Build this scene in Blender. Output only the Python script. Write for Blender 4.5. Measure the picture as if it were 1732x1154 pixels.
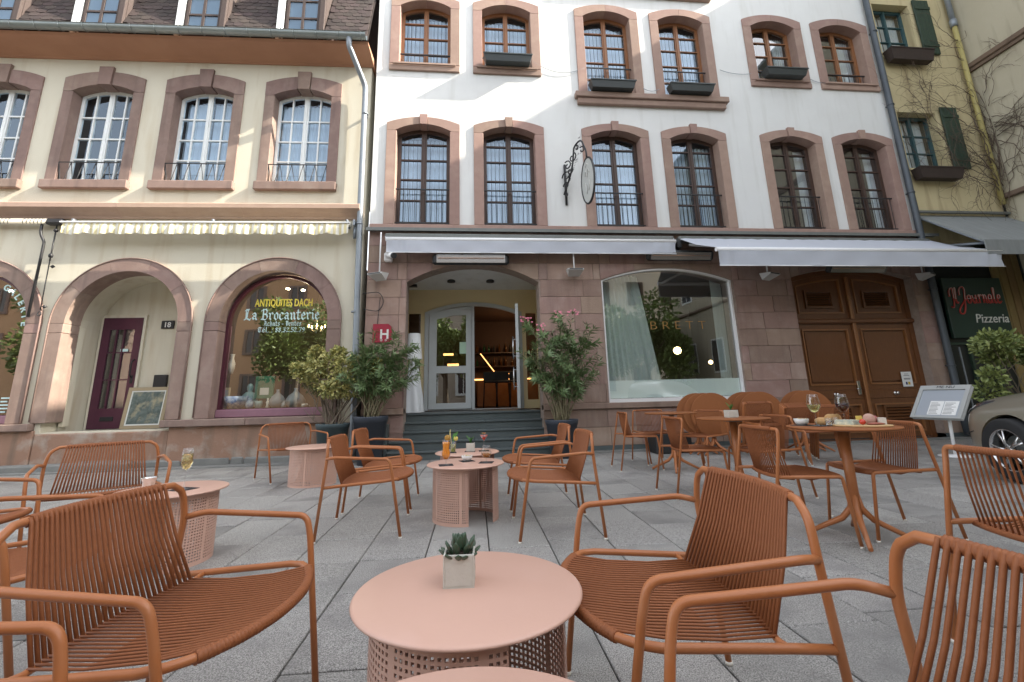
import bpy, bmesh, math, random
from mathutils import Vector, Matrix
R = math.radians
random.seed(7)
for o in list(bpy.data.objects): bpy.data.objects.remove(o)
S = bpy.context.scene
C = S.collection
# ---------------------------------------------------------------- camera, world, sun, exposure
cam_d = bpy.data.cameras.new('camera'); cam = bpy.data.objects.new('camera', cam_d); C.objects.link(cam); S.camera = cam
PIT, ROL, YAW = R(12.666), R(-1.466), R(5.9)
fw = Vector((math.sin(YAW)*math.cos(PIT), math.cos(YAW)*math.cos(PIT), math.sin(PIT)))
r0 = Vector((math.cos(YAW), -math.sin(YAW), 0)); u0 = r0.cross(fw)
rr = r0*math.cos(ROL) + u0*math.sin(ROL); uu = u0*math.cos(ROL) - r0*math.sin(ROL)
M = Matrix((rr, uu, -fw)).transposed().to_4x4(); M.translation = (0, 0, 1.02)
cam.matrix_world = M
cam_d.lens = 16.077; cam_d.sensor_width = 36; cam_d.shift_y = -0.04607; cam_d.clip_start = 0.02; cam_d.clip_end = 500
SUN = Vector((-1, 0.21, -0.68)).normalized()
sun_d = bpy.data.lights.new('sun', 'SUN'); sun_d.energy = 3.0; sun_d.angle = R(0.5); sun_d.color = (1, .91, .77)
sun = bpy.data.objects.new('sun', sun_d); C.objects.link(sun); sun.rotation_euler = SUN.to_track_quat('-Z', 'Y').to_euler(); sun.location = (20, -5, 20)
W = bpy.data.worlds.new('World'); S.world = W; W.use_nodes = True
nt = W.node_tree; nt.nodes.clear()
sky = nt.nodes.new('ShaderNodeTexSky'); sky.sky_type = 'NISHITA'; sky.sun_disc = False
sky.sun_elevation = math.asin(-SUN.z); sky.sun_rotation = math.atan2(-SUN.x, -SUN.y)
sky.air_density = 1.0; sky.dust_density = 2.0; sky.ozone_density = 1.0
bg = nt.nodes.new('ShaderNodeBackground'); bg.inputs[1].default_value = 0.15
wo = nt.nodes.new('ShaderNodeOutputWorld'); hs0 = nt.nodes.new('ShaderNodeHueSaturation'); hs0.inputs['Saturation'].default_value = .26; nt.links.new(sky.outputs[0], hs0.inputs['Color']); nt.links.new(hs0.outputs[0], bg.inputs[0]); nt.links.new(bg.outputs[0], wo.inputs[0])
S.render.engine = 'CYCLES'
S.view_settings.view_transform = 'Standard'; S.view_settings.look = 'None'; S.view_settings.gamma = 1; S.view_settings.use_curve_mapping = False
S.view_settings.exposure = 2.18
S.cycles.max_bounces = 8; S.cycles.diffuse_bounces = 4; S.cycles.transparent_max_bounces = 16
# ---------------------------------------------------------------- materials
MATS = {}
def mat(name, c, rough=.7, c2=None, scale=5., amt=.5, bump=0., bscale=40., metal=0., rnd=0., coat=0., stretch=None, detail=6, c3=None, s3=2., emis=None, trans=0., spec=None, ior=None, dirt=None):
    if name in MATS: return MATS[name]
    m = bpy.data.materials.new(name); m.use_nodes = True; n = m.node_tree; b = n.nodes['Principled BSDF']
    b.inputs['Roughness'].default_value = rough; b.inputs['Metallic'].default_value = metal
    b.inputs['Base Color'].default_value = (*c, 1)
    if coat: b.inputs['Coat Weight'].default_value = coat
    if trans: b.inputs['Transmission Weight'].default_value = trans
    if ior: b.inputs['IOR'].default_value = ior
    if spec is not None: b.inputs['Specular IOR Level'].default_value = spec
    tc = n.nodes.new('ShaderNodeTexCoord'); src = tc.outputs['Object']
    if stretch:
        mp = n.nodes.new('ShaderNodeMapping'); mp.inputs['Scale'].default_value = stretch; n.links.new(src, mp.inputs[0]); src = mp.outputs[0]
    if rnd:   # shift the pattern from piece to piece
        oi = n.nodes.new('ShaderNodeObjectInfo'); va = n.nodes.new('ShaderNodeVectorMath'); va.operation = 'ADD'
        mu = n.nodes.new('ShaderNodeMath'); mu.operation = 'MULTIPLY'; mu.inputs[1].default_value = 37.; n.links.new(oi.outputs['Random'], mu.inputs[0])
        n.links.new(src, va.inputs[0]); n.links.new(mu.outputs[0], va.inputs[1]); src = va.outputs[0]
    col = None
    def noise(sc, det=6, ro=.6):
        t = n.nodes.new('ShaderNodeTexNoise'); t.inputs['Scale'].default_value = sc; t.inputs['Detail'].default_value = det; t.inputs['Roughness'].default_value = ro
        n.links.new(src, t.inputs['Vector']); return t
    def ramp(s, lo, hi):
        r = n.nodes.new('ShaderNodeMapRange'); r.inputs[1].default_value = lo; r.inputs[2].default_value = hi; n.links.new(s, r.inputs[0]); return r.outputs[0]
    def mix(f, a, b2):
        x = n.nodes.new('ShaderNodeMix'); x.data_type = 'RGBA'
        if isinstance(f, float): x.inputs[0].default_value = f
        else: n.links.new(f, x.inputs[0])
        for i, v in ((6, a), (7, b2)):
            if isinstance(v, tuple): x.inputs[i].default_value = (*v, 1)
            else: n.links.new(v, x.inputs[i])
        return x.outputs[2]
    if c2:
        col = mix(ramp(noise(scale, detail).outputs[0], .5-amt*.5, .5+amt*.5), c, c2)
    if c3:
        col = mix(ramp(noise(s3, 4).outputs[0], .5, .72), col or c, c3)
    if dirt:   # darker weathering streaks: (colour, height scale)
        mp2 = n.nodes.new('ShaderNodeMapping'); mp2.inputs['Scale'].default_value = (3.2, 3.2, .35); n.links.new(tc.outputs['Object'], mp2.inputs[0])
        t = n.nodes.new('ShaderNodeTexNoise'); t.inputs['Scale'].default_value = 1.6; t.inputs['Detail'].default_value = 8; n.links.new(mp2.outputs[0], t.inputs['Vector'])
        col = mix(ramp(t.outputs[0], .52, .8), col or c, dirt)
    if rnd:
        hs = n.nodes.new('ShaderNodeHueSaturation'); r = n.nodes.new('ShaderNodeMapRange'); r.inputs[3].default_value = 1-rnd; r.inputs[4].default_value = 1+rnd
        n.links.new(oi.outputs['Random'], r.inputs[0]); n.links.new(r.outputs[0], hs.inputs['Value'])
        mu2 = n.nodes.new('ShaderNodeMath'); mu2.operation = 'FRACT'; mu3 = n.nodes.new('ShaderNodeMath'); mu3.operation = 'MULTIPLY'; mu3.inputs[1].default_value = 17.3
        n.links.new(oi.outputs['Random'], mu3.inputs[0]); n.links.new(mu3.outputs[0], mu2.inputs[0])
        r2 = n.nodes.new('ShaderNodeMapRange'); r2.inputs[3].default_value = .5-.03*min(1, rnd*4); r2.inputs[4].default_value = .5+.02*min(1, rnd*4); n.links.new(mu2.outputs[0], r2.inputs[0]); n.links.new(r2.outputs[0], hs.inputs['Hue'])
        if col: n.links.new(col, hs.inputs['Color'])
        else: hs.inputs['Color'].default_value = (*c, 1)
        col = hs.outputs[0]
    if col: n.links.new(col, b.inputs['Base Color'])
    if bump:
        bp = n.nodes.new('ShaderNodeBump'); bp.inputs['Strength'].default_value = bump; bp.inputs['Distance'].default_value = .01
        n.links.new(noise(bscale, 5).outputs[0], bp.inputs['Height']); n.links.new(bp.outputs[0], b.inputs['Normal'])
    if emis:
        b.inputs['Emission Color'].default_value = (*emis[0], 1); b.inputs['Emission Strength'].default_value = emis[1]
    MATS[name] = m; return m
def glassmat(name, tint=(.9, .95, .95), refl=.12, gloss=(1, 1, 1), rough=0., fk=.9):
    m = bpy.data.materials.new(name); m.use_nodes = True; n = m.node_tree; n.nodes.clear()
    o = n.nodes.new('ShaderNodeOutputMaterial'); mx = n.nodes.new('ShaderNodeMixShader'); t = n.nodes.new('ShaderNodeBsdfTransparent'); g = n.nodes.new('ShaderNodeBsdfGlossy')
    g.inputs['Roughness'].default_value = rough; g.inputs['Color'].default_value = (*gloss, 1); t.inputs['Color'].default_value = (*tint, 1)
    f0 = n.nodes.new('ShaderNodeLayerWeight'); f0.inputs[0].default_value = .5; f = n.nodes.new('ShaderNodeMath'); f.operation = 'POWER'; f.inputs[1].default_value = 4.; n.links.new(f0.outputs['Facing'], f.inputs[0]); a = n.nodes.new('ShaderNodeMath'); a.operation = 'MULTIPLY_ADD'; a.inputs[1].default_value = fk; a.inputs[2].default_value = refl; a.use_clamp = True
    geo = n.nodes.new('ShaderNodeNewGeometry'); bp = n.nodes.new('ShaderNodeBump'); bp.inputs['Strength'].default_value = .03; bp.inputs['Distance'].default_value = .02
    tn = n.nodes.new('ShaderNodeTexNoise'); tn.inputs['Scale'].default_value = 1.7; tn.inputs['Detail'].default_value = 1; tc = n.nodes.new('ShaderNodeTexCoord'); n.links.new(tc.outputs['Object'], tn.inputs['Vector'])
    n.links.new(tn.outputs[0], bp.inputs['Height']); n.links.new(bp.outputs[0], g.inputs['Normal'])
    n.links.new(f.outputs[0], a.inputs[0]); n.links.new(a.outputs[0], mx.inputs[0]); n.links.new(t.outputs[0], mx.inputs[1]); n.links.new(g.outputs[0], mx.inputs[2]); n.links.new(mx.outputs[0], o.inputs[0])
    MATS[name] = m; return m
m_white = mat('white_render', (.74, .75, .735), .9, (.67, .675, .66), 1.2, .5, .3, 60, dirt=(.60, .60, .57), c3=(.70, .70, .685), s3=.6)
m_cream = mat('cream_render', (.64, .605, .495), .9, (.58, .54, .43), 1.1, .6, .3, 50, dirt=(.50, .43, .31))
m_yellow = mat('ochre_render', (.60, .52, .31), .92, (.52, .44, .26), 1.2, .6, .3, 50, dirt=(.36, .28, .16))
m_wing = mat('grey_ochre_render', (.48, .44, .33), .92, (.41, .37, .27), .9, .6, .3, 40, dirt=(.30, .26, .19))
m_stone = mat('pink_sandstone', (.36, .245, .198), .85, (.29, .192, .156), 7, .7, .35, 90, rnd=.10, c3=(.38, .27, .215), s3=3)
m_stone2 = mat('mauve_sandstone', (.28, .195, .162), .85, (.21, .143, .12), 7, .7, .35, 90, rnd=.12, c3=(.29, .215, .18), s3=3, dirt=(.15, .105, .09))
m_pipe = mat('dark_grey_pipe', (.085, .10, .115), .5, (.06, .07, .08), 5, .6, metal=.3)
m_block = mat('sandstone_block', (.36, .25, .20), .85, (.265, .178, .142), 3.2, .7, .5, 60, rnd=.15, c3=(.38, .285, .235), s3=2.2, dirt=(.21, .14, .115))
m_mortar = mat('mortar', (.36, .29, .245), .95, (.25, .19, .16), 9, .5)
m_plinth = mat('red_plaster_plinth', (.33, .20, .14), .93, (.25, .15, .105), 3, .7, .5, 40, c3=(.38, .33, .28), s3=2.6, dirt=(.16, .12, .09))
m_concrete = mat('old_concrete', (.25, .25, .235), .95, (.14, .145, .14), 5, .8, .6, 30)
m_orange = mat('terracotta_soffit', (.46, .25, .155), .85, (.39, .20, .12), 2, .6, .1, 20)
m_zinc = mat('zinc', (.33, .36, .36), .45, (.20, .23, .22), 4, .8, .1, 20, metal=.75)
m_zincp = mat('painted_zinc_pipe', (.30, .33, .36), .5, (.22, .25, .28), 6, .6, metal=.4)
m_tile = mat('roof_tile', (.060, .042, .036), .85, (.032, .024, .022), 8, .7, .3, 60, rnd=.3)
m_woodfr = mat('varnished_window_wood', (.30, .13, .05), .5, (.22, .09, .035), 12, .7, .1, 30, stretch=(8, 8, 1))
m_darkwood = mat('dark_window_wood', (.075, .04, .028), .5, (.05, .028, .02), 12, .7, stretch=(8, 8, 1))
m_gate = mat('gate_wood', (.20, .078, .027), .40, (.105, .040, .015), 10, .8, .12, 30, stretch=(7, 7, .6), coat=.15)
m_whitefr = mat('white_window_paint', (.82, .85, .84), .4, (.77, .80, .79), 5, .5)
m_greyfr = mat('grey_door_paint', (.47, .50, .50), .45, (.43, .46, .46), 5, .5)
m_purple = mat('aubergine_paint', (.085, .022, .045), .35, (.065, .018, .036), 6, .5)
m_mauve = mat('mauve_sill_paint', (.30, .155, .20), .55, (.24, .125, .165), 6, .6)
m_iron = mat('black_iron', (.018, .018, .02), .5)
m_black = mat('black_plastic', (.02, .021, .022), .5)
m_boxg = mat('anthracite_box', (.03, .037, .038), .45, (.035, .043, .043), 9, .5)
m_boxb = mat('brown_box', (.045, .028, .022), .7, (.03, .02, .016), 9, .5)
m_curt = mat('white_curtain', (.62, .66, .70), .95)
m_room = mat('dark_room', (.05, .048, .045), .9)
m_green = mat('dark_green_paint', (.03, .058, .035), .6, (.022, .042, .028), 9, .6)
m_greenfr = mat('blue_green_frame', (.03, .085, .095), .5)
m_slate = mat('stair_slate', (.105, .125, .125), .6, (.065, .082, .084), 5, .8, .3, 40, rnd=.08, stretch=(.5, 1, 1))
m_pave = mat('paving_concrete', (.53, .515, .485), .58, (.09, .087, .082), 190, .32, .6, 190, rnd=.14, c3=(.19, .185, .178), s3=1.7, detail=3)
m_joint = mat('paving_joint', (.045, .043, .04), .95, (.025, .025, .022), 40, .6)
m_terra = mat('terracotta_powder_coat', (.41, .145, .049), .40, (.37, .127, .042), 9, .6, .06, 120, spec=.45, c3=(.41, .17, .075), s3=5)
m_cord = mat('terracotta_cord', (.28, .097, .036), .55, (.23, .077, .029), 60, .5, spec=.3)
m_tabler = mat('terracotta_table_top', (.27, .095, .032), .6, (.25, .088, .029), 20, .4, spec=.25)
m_pink = mat('pink_powder_coat', (.60, .375, .295), .38, (.565, .345, .268), 5, .7, .04, 90, c3=(.62, .40, .325), s3=2.5)
m_cap = mat('white_foot', (.72, .68, .60), .5)
m_awn = mat('grey_awning_canvas', (.49, .515, .57), .85, (.455, .48, .535), 3, .5, .1, 200)
m_bar = mat('white_aluminium', (.82, .82, .82), .35)
m_flash = mat('lead_flashing', (.20, .21, .20), .6, (.15, .16, .15), 6, .6, metal=.3)
m_pot = mat('slate_blue_pot', (.052, .062, .082), .5, (.045, .054, .072), 6, .5)
m_potg = mat('green_grey_pot', (.07, .10, .11), .55)
m_soil = mat('soil', (.06, .04, .028), .95)
m_cube = mat('white_concrete_cube', (.60, .58, .52), .85, (.46, .44, .39), 9, .7, .3, 60)
m_steel = mat('brushed_steel', (.6, .6, .6), .25, metal=1.)
m_chrome = mat('silver', (.75, .73, .70), .18, metal=1.)
m_bark = mat('grey_bark', (.22, .18, .13), .9, (.12, .095, .07), 20, .7)
m_twig = mat('dry_vine', (.105, .075, .055), .9)
m_olea = mat('oleander_leaf', (.21, .29, .12), .42, (.10, .17, .07), 9, .9)
m_vari = mat('variegated_leaf', (.62, .54, .20), .5, (.11, .16, .05), 14, .35)
m_tree = mat('tree_leaf', (.24, .32, .08), .5, (.10, .17, .04), 3, .9)
m_flower = mat('pink_petals', (.62, .16, .24), .6)
m_glass = glassmat('window_glass', refl=.16)
m_gblue = glassmat('bright_window_glass', (.80, .90, .98), refl=.13, gloss=(.72, .86, 1))
m_shop = glassmat('shop_glass', (.88, .93, .91), refl=.22)
m_tum = glassmat('drinking_glass', (.96, .97, .97), refl=.05, fk=.45)
m_frost = mat('frosted_film', (.78, .86, .85), .45)
# ---------------------------------------------------------------- mesh helpers
class MB:
    def __init__(s): s.v = []; s.f = []; s.sm = []
    def add(s, vs, fs, smooth=False):
        k = len(s.v); s.v += [tuple(v) for v in vs]; s.f += [tuple(i+k for i in f) for f in fs]; s.sm += [smooth]*len(fs); return s
    def box(s, x0, x1, y0, y1, z0, z1, b=0.):
        x0, x1 = min(x0, x1), max(x0, x1); y0, y1 = min(y0, y1), max(y0, y1); z0, z1 = min(z0, z1), max(z0, z1)
        if b <= 0:
            vs = [(x, y, z) for x in (x0, x1) for y in (y0, y1) for z in (z0, z1)]
            return s.add(vs, [(0, 1, 3, 2), (4, 6, 7, 5), (0, 4, 5, 1), (2, 3, 7, 6), (0, 2, 6, 4), (1, 5, 7, 3)])
        bm = bmesh.new(); bmesh.ops.create_cube(bm, size=1)
        for v in bm.verts: v.co = Vector(((x0+x1)/2+v.co.x*(x1-x0), (y0+y1)/2+v.co.y*(y1-y0), (z0+z1)/2+v.co.z*(z1-z0)))
        b = min(b, (x1-x0)*.45, (y1-y0)*.45, (z1-z0)*.45)
        bmesh.ops.bevel(bm, geom=bm.edges[:], offset=b, segments=1, affect='EDGES')
        bm.verts.index_update(); s.add([v.co for v in bm.verts], [[v.index for v in f.verts] for f in bm.faces]); bm.free(); return s
    def tube(s, pts, r, n=8, closed=False, cap=True):
        pts = [Vector(p) for p in pts]; N = len(pts); vs = []; prev = None
        rs = r if isinstance(r, (list, tuple)) else [r]*N
        for i, p in enumerate(pts):
            a = pts[(i-1) % N] if (closed or i > 0) else p; b = pts[(i+1) % N] if (closed or i < N-1) else p
            t = (b-a).normalized() if (b-a).length > 1e-9 else Vector((0, 0, 1))
            if prev is None:
                up = Vector((0, 0, 1)) if abs(t.z) < .9 else Vector((1, 0, 0)); x = t.cross(up).normalized()
            else:
                x = prev - t*prev.dot(t); x = x.normalized() if x.length > 1e-6 else t.orthogonal().normalized()
            prev = x; y = t.cross(x)
            for k in range(n):
                an = 2*math.pi*k/n; vs.append(p + (x*math.cos(an)+y*math.sin(an))*rs[i])
        fs = []
        for i in range(N if closed else N-1):
            j = (i+1) % N
            for k in range(n): fs.append((i*n+k, i*n+(k+1) % n, j*n+(k+1) % n, j*n+k))
        s.add(vs, fs, True)
        if cap and not closed:
            k0 = len(s.v)-N*n; s.f.append(tuple(k0+k for k in reversed(range(n)))); s.f.append(tuple(k0+(N-1)*n+k for k in range(n))); s.sm += [False]*2
        return s
    def lathe(s, prof, n=24, c=(0, 0, 0), smooth=True):
        vs = []; fs = []
        for r, z in prof:
            for k in range(n):
                a = 2*math.pi*k/n; vs.append((c[0]+r*math.cos(a), c[1]+r*math.sin(a), c[2]+z))
        for i in range(len(prof)-1):
            for k in range(n): fs.append((i*n+k, i*n+(k+1) % n, (i+1)*n+(k+1) % n, (i+1)*n+k))
        s.add(vs, fs, smooth); return s
    def disc(s, r, z, n=24, c=(0, 0, 0)):
        return s.add([(c[0]+r*math.cos(2*math.pi*k/n), c[1]+r*math.sin(2*math.pi*k/n), z+c[2]) for k in range(n)], [tuple(range(n))])
    def prism(s, poly, v0, v1):    # polygon in x-z, extruded along y
        n = len(poly); A = sum(poly[i][0]*poly[(i+1) % n][1]-poly[(i+1) % n][0]*poly[i][1] for i in range(n))
        if A < 0: poly = poly[::-1]
        vs = [(x, v0, z) for x, z in poly]+[(x, v1, z) for x, z in poly]
        fs = [tuple(range(n)), tuple(range(2*n-1, n-1, -1))]+[(i, n+i, n+(i+1) % n, (i+1) % n) for i in range(n)]
        return s.add(vs, [f for f in fs])
    def strip(s, outer, inner, v0, v1):    # ring piece between two polylines of the same length, in x-z, extruded along y
        n = len(outer)
        for i in range(n-1): s.prism([outer[i], outer[i+1], inner[i+1], inner[i]], v0, v1)
        return s
    def build(s, name, m, parent=None, fix=False):
        me = bpy.data.meshes.new(name); me.from_pydata(s.v, [], s.f); me.polygons.foreach_set('use_smooth', s.sm); me.materials.append(m)
        if fix or s.f:
            bm = bmesh.new(); bm.from_mesh(me); bmesh.ops.recalc_face_normals(bm, faces=bm.faces); bm.to_mesh(me); bm.free()
        me.update(); return link(name, me, parent)
def link(name, me, parent=None, loc=(0, 0, 0), rot=(0, 0, 0)):
    o = bpy.data.objects.new(name, me); C.objects.link(o); o.parent = parent; o.location = loc; o.rotation_euler = rot; return o
def thing(name, label, cat, loc=(0, 0, 0), rz=0., group=None):
    o = bpy.data.objects.new(name, None); C.objects.link(o); o.location = loc; o.rotation_euler = (0, 0, rz); o.empty_display_size = .1
    o['label'] = label; o['category'] = cat
    if group: o['group'] = group
    return o
def tag(o, label, cat, group=None):
    o['label'] = label; o['category'] = cat
    if group: o['group'] = group
    return o
def struct(o): o['kind'] = 'structure'; return o
def stuff(o): o['kind'] = 'stuff'; return o
def dup(root, loc, rz, label, group=None):
    r = root.copy(); C.objects.link(r); r.location = loc; r.rotation_euler = (0, 0, rz); r['label'] = label
    if group: r['group'] = group
    for ch in list(root.children):
        c = ch.copy(); C.objects.link(c); c.parent = r
        for g in list(ch.children):
            d = g.copy(); C.objects.link(d); d.parent = c
    return r
def plate(name, outer, holes, v0, v1, m, parent=None):
    """flat sheet with holes, outline in x-z, thickness from y=v0 to y=v1"""
    cu = bpy.data.curves.new(name, 'CURVE'); cu.dimensions = '2D'; cu.fill_mode = 'BOTH'; cu.extrude = abs(v1-v0)/2
    for poly in [outer]+holes:
        sp = cu.splines.new('POLY'); sp.points.add(len(poly)-1)
        for p, q in zip(sp.points, poly): p.co = (q[0], q[1], 0, 1)
        sp.use_cyclic_u = True
    t = bpy.data.objects.new('tmp', cu); me = bpy.data.meshes.new_from_object(t); bpy.data.objects.remove(t)
    vm = (v0+v1)/2; me.transform(Matrix(((1, 0, 0, 0), (0, 0, -1, vm), (0, 1, 0, 0), (0, 0, 0, 1))))
    me.materials.clear(); me.materials.append(m); me.name = name
    for p in me.polygons: p.use_smooth = False
    return link(name, me, parent)
def text(name, s, size, x, v, z, m, parent=None, w=None, sx=1., ex=.002, shear=0., bold=0., align='CENTER', rot=0.):
    cu = bpy.data.curves.new(name, 'FONT'); cu.body = s; cu.size = size; cu.extrude = ex; cu.align_x = align; cu.shear = shear; cu.offset = bold; cu.resolution_u = 3
    t = bpy.data.objects.new('tmp', cu); me = bpy.data.meshes.new_from_object(t); bpy.data.objects.remove(t)
    if w:
        xs = [q.co.x for q in me.vertices]; sx = w/(max(xs)-min(xs))
    me.transform(Matrix(((sx, 0, 0, 0), (0, 0, -1, 0), (0, 1, 0, 0), (0, 0, 0, 1)))); me.transform(Matrix.Rotation(rot, 4, 'Y'))
    me.transform(Matrix.Translation((x, v, z)))
    me.materials.clear(); me.materials.append(m); return link(name, me, parent)
def arcpts(x0, x1, zs, za, n=16, inset=0.):
    """segmental arch from (x1,zs) over the apex to (x0,zs)"""
    w = (x1-x0)/2; hgt = za-zs; cx = (x0+x1)/2
    if hgt < 1e-4: return [(x1, zs), (x0, zs)]
    rad = (w*w+hgt*hgt)/(2*hgt); cz = za-rad; a = math.asin(min(1, w/rad))
    if hgt > w: a = math.pi-a
    return [(cx+rad*math.sin(a-2*a*i/n), cz+rad*math.cos(a-2*a*i/n)) for i in range(n+1)]
def arch(x0, x1, z0, zs, za, n=16): return [(x0, z0), (x1, z0)]+arcpts(x0, x1, zs, za, n)
def archz(x, x0, x1, zs, za):
    w = (x1-x0)/2; hgt = max(za-zs, 1e-4); cx = (x0+x1)/2; rad = (w*w+hgt*hgt)/(2*hgt); cz = za-rad
    return cz+math.sqrt(max(0, rad*rad-(x-cx)**2))
def rect(x0, x1, z0, z1): return [(x0, z0), (x1, z0), (x1, z1), (x0, z1)]
def fillet(pts, r=.06, n=5):
    pts = [Vector(p) for p in pts]; out = [pts[0]]
    for i in range(1, len(pts)-1):
        a, b, c = pts[i-1], pts[i], pts[i+1]; d1 = (a-b); d2 = (c-b); rr_ = min(r, d1.length*.45, d2.length*.45)
        p = b+d1.normalized()*rr_; q = b+d2.normalized()*rr_
        for k in range(n+1):
            t = k/n; out.append(p*(1-t)**2+b*2*t*(1-t)+q*t*t)
    out.append(pts[-1]); return out
def ngon_clip_top(x0, x1, z0, z1, top, n=4):
    """quad whose top edge follows top(x) when that is lower than z1"""
    up = [(x1-(x1-x0)*i/n, min(z1, top(x1-(x1-x0)*i/n))) for i in range(n+1)]
    return [(x0, z0), (x1, z0)]+up
def window(parent, x0, x1, z0, zs, za, v, m_f, glass, cols, rows, fw_=.055, mun=.022, mull=.09, curtain=True, rowz=None, open_=0, back=True, draw=None):
    """casement window set in an opening: frame with mullion and glazing bars, panes as sub-parts, curtain behind"""
    top = lambda x: archz(x, x0, x1, zs, za) if za > zs+1e-3 else zs
    holes = []; cx = (x0+x1)/2; panes = []
    zr = (rowz or [z0+fw_+(zs-z0-fw_)*i/rows for i in range(rows)])+[za]
    for hs in (0, 1):
        a, b = (x0+fw_, cx-mull/2) if hs == 0 else (cx+mull/2, x1-fw_)
        cw = (b-a)/cols
        for i in range(cols):
            xa = a+cw*i+(mun/2 if i else 0); xb = a+cw*(i+1)-(mun/2 if i < cols-1 else 0)
            for j in range(len(zr)-1):
                za_ = zr[j]+(mun/2 if j else 0); zb_ = zr[j+1]-(mun/2 if j < len(zr)-2 else 0)
                last = j == len(zr)-2
                poly = ngon_clip_top(xa, xb, za_, zb_, (lambda x: top(x)-fw_*1.1) if last else (lambda x: 99))
                holes.append(poly); panes.append(poly)
    fr = plate('window', arch(x0, x1, z0, zs, za, 10) if za > zs+1e-3 else rect(x0, x1, z0, zs), holes, v, v+.06, m_f, parent)
    b = MB().box(cx-.022, cx+.022, v-.018, v, z0+.02, zs-.01, .006); b.build('mullion', m_f, fr)
    for p in panes:
        pm = MB(); pm.add([(x, v+.03, z) for x, z in p], [tuple(range(len(p)))]); pm.build('pane', glass, fr)
    if curtain:
        dw = draw or 1.
        for (a, b2) in ((x0+.03, x0+.03+(cx-.05-x0)*dw), (x1-.03-(cx-.05-x0)*dw, x1-.03)):
            wmb = MB(); n = 40; zt = min(top(a), top(b2), za)-.03; vs = []; ph = random.random()*6
            for i in range(n+1):
                x = a+(b2-a)*i/n; y = v+.17+.013*math.sin(i*.85+ph)+.005*math.sin(i*1.9+ph)
                vs += [(x, y, z0+.05), (x, y+.004*math.sin(i), zt)]
            wmb.add(vs, [(2*i, 2*i+2, 2*i+3, 2*i+1) for i in range(n)], True); wmb.build('curtain', m_curt, fr)
    if back:
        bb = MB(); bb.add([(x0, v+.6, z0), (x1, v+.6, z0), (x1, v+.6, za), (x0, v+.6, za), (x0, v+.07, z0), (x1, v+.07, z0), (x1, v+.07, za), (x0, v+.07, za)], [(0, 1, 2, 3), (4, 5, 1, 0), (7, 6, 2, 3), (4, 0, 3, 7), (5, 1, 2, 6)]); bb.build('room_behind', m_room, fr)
    return fr
def surround(parent, x0, x1, ix0, ix1, z0, zs, za, izs, iza, m, key=True, proj=.035, depth=.24, split=.93, keyw=.17, keyup=.05):
    """window surround of separate stones: two jambs, two head stones, keystone"""
    zj = izs-.02
    for a, b in ((x0, ix0), (ix1, x1)):
        MB().box(a, b, -proj, depth, z0, zj-.003, .006).build('jamb_stone', m, parent)
    no = 12; cx = (x0+x1)/2
    oz = lambda x: archz(x, x0, x1, zs, za); iz = lambda x: archz(min(max(x, ix0), ix1), ix0, ix1, izs, iza) if ix0 <= x <= ix1 else zj
    kw = keyw/2 if key else .0015
    for sgn in (-1, 1):
        xa, xb = (x0, cx-kw-.001) if sgn < 0 else (cx+kw+.001, x1)
        xs = [xa+(xb-xa)*i/no for i in range(no+1)]+[ix0 if sgn < 0 else ix1]; xs = sorted(set(round(t, 5) for t in xs))
        mb = MB(); up = [(t, oz(t)) for t in xs]; lo = [(t, iz(t)) for t in xs]
        poly = up+lo[::-1]; mb.prism(poly, -proj, depth); mb.build('head_stone', m, parent)
    if key: MB().prism([(cx-kw*.85, iza-.015), (cx+kw*.85, iza-.015), (cx+kw, za+keyup), (cx-kw, za+keyup)], -proj-.03, depth).build('keystone', m, parent)
def railing(parent, x0, x1, z0, z1, v, bars=9, name='railing'):
    mb = MB(); mb.box(x0, x1, v-.012, v+.012, z1-.014, z1+.01); mb.box(x0, x1, v-.01, v+.01, z0, z0+.016)
    for i in range(bars):
        x = x0+(x1-x0)*(i+.5)/bars; mb.tube([(x, v, z0), (x, v, z1)], .006, 5)
    return mb.build(name, m_iron, parent)
# ================================================================ GROUND
g = MB(); g.add([(-70, -60, -.014), (70, -60, -.014), (70, 60, -.014), (-70, 60, -.014)], [(0, 1, 2, 3)]); struct(g.build('ground', m_joint))
PB = R(.995)
pav = bpy.data.objects.new('paving', None); C.objects.link(pav); pav.rotation_euler = (0, 0, -PB); pav['kind'] = 'structure'
slabs = []
rnd = random.Random(3)
for k in range(-30, 30):
    u0_, v0_ = .095+.426*k, rnd.uniform(-.4, 0)
    while v0_ < 8.75:
        L = rnd.choice((.42, .52, .63, .63, .74)); v1_ = v0_+L
        x = u0_+.213; slabs.append((u0_, v0_, L)); v0_ = v1_
def vis(u, v):
    return v > .6 and abs(u-.13*v) < 1.22*v+.5
vs_ = [s for s in slabs if vis(s[0]+.2, s[1]+s[2])]
vs_.sort(key=lambda s: (s[0]+.2)**2+(s[1]+.2)**2)
SM = {}
for L in (.42, .52, .63, .74):
    me_o = MB().box(.004, .422, .004, L-.004, -.03, 0, .004).build('paving_slab', m_pave); SM[L] = me_o.data; bpy.data.objects.remove(me_o)
for s in vs_[:300]:
    o = link('paving_slab', SM[s[2]], pav, (s[0], s[1], rnd.uniform(-.0018, .0018)), (rnd.uniform(-.002, .002), rnd.uniform(-.002, .002), 0))
far = MB()
sset = set(vs_[:300])
for s in slabs:
    if s in sset: continue
    far.box(s[0]+.004, s[0]+.422, s[1]+.004, s[1]+s[2]-.004, -.03, rnd.uniform(-.0015, .0015))
stuff(far.build('far_paving_slabs', m_pave, pav))
struct(MB().box(-13, 12.2, 8.38, 8.62, -.02, .022, .006).build('drain_channel', m_concrete))
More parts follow.
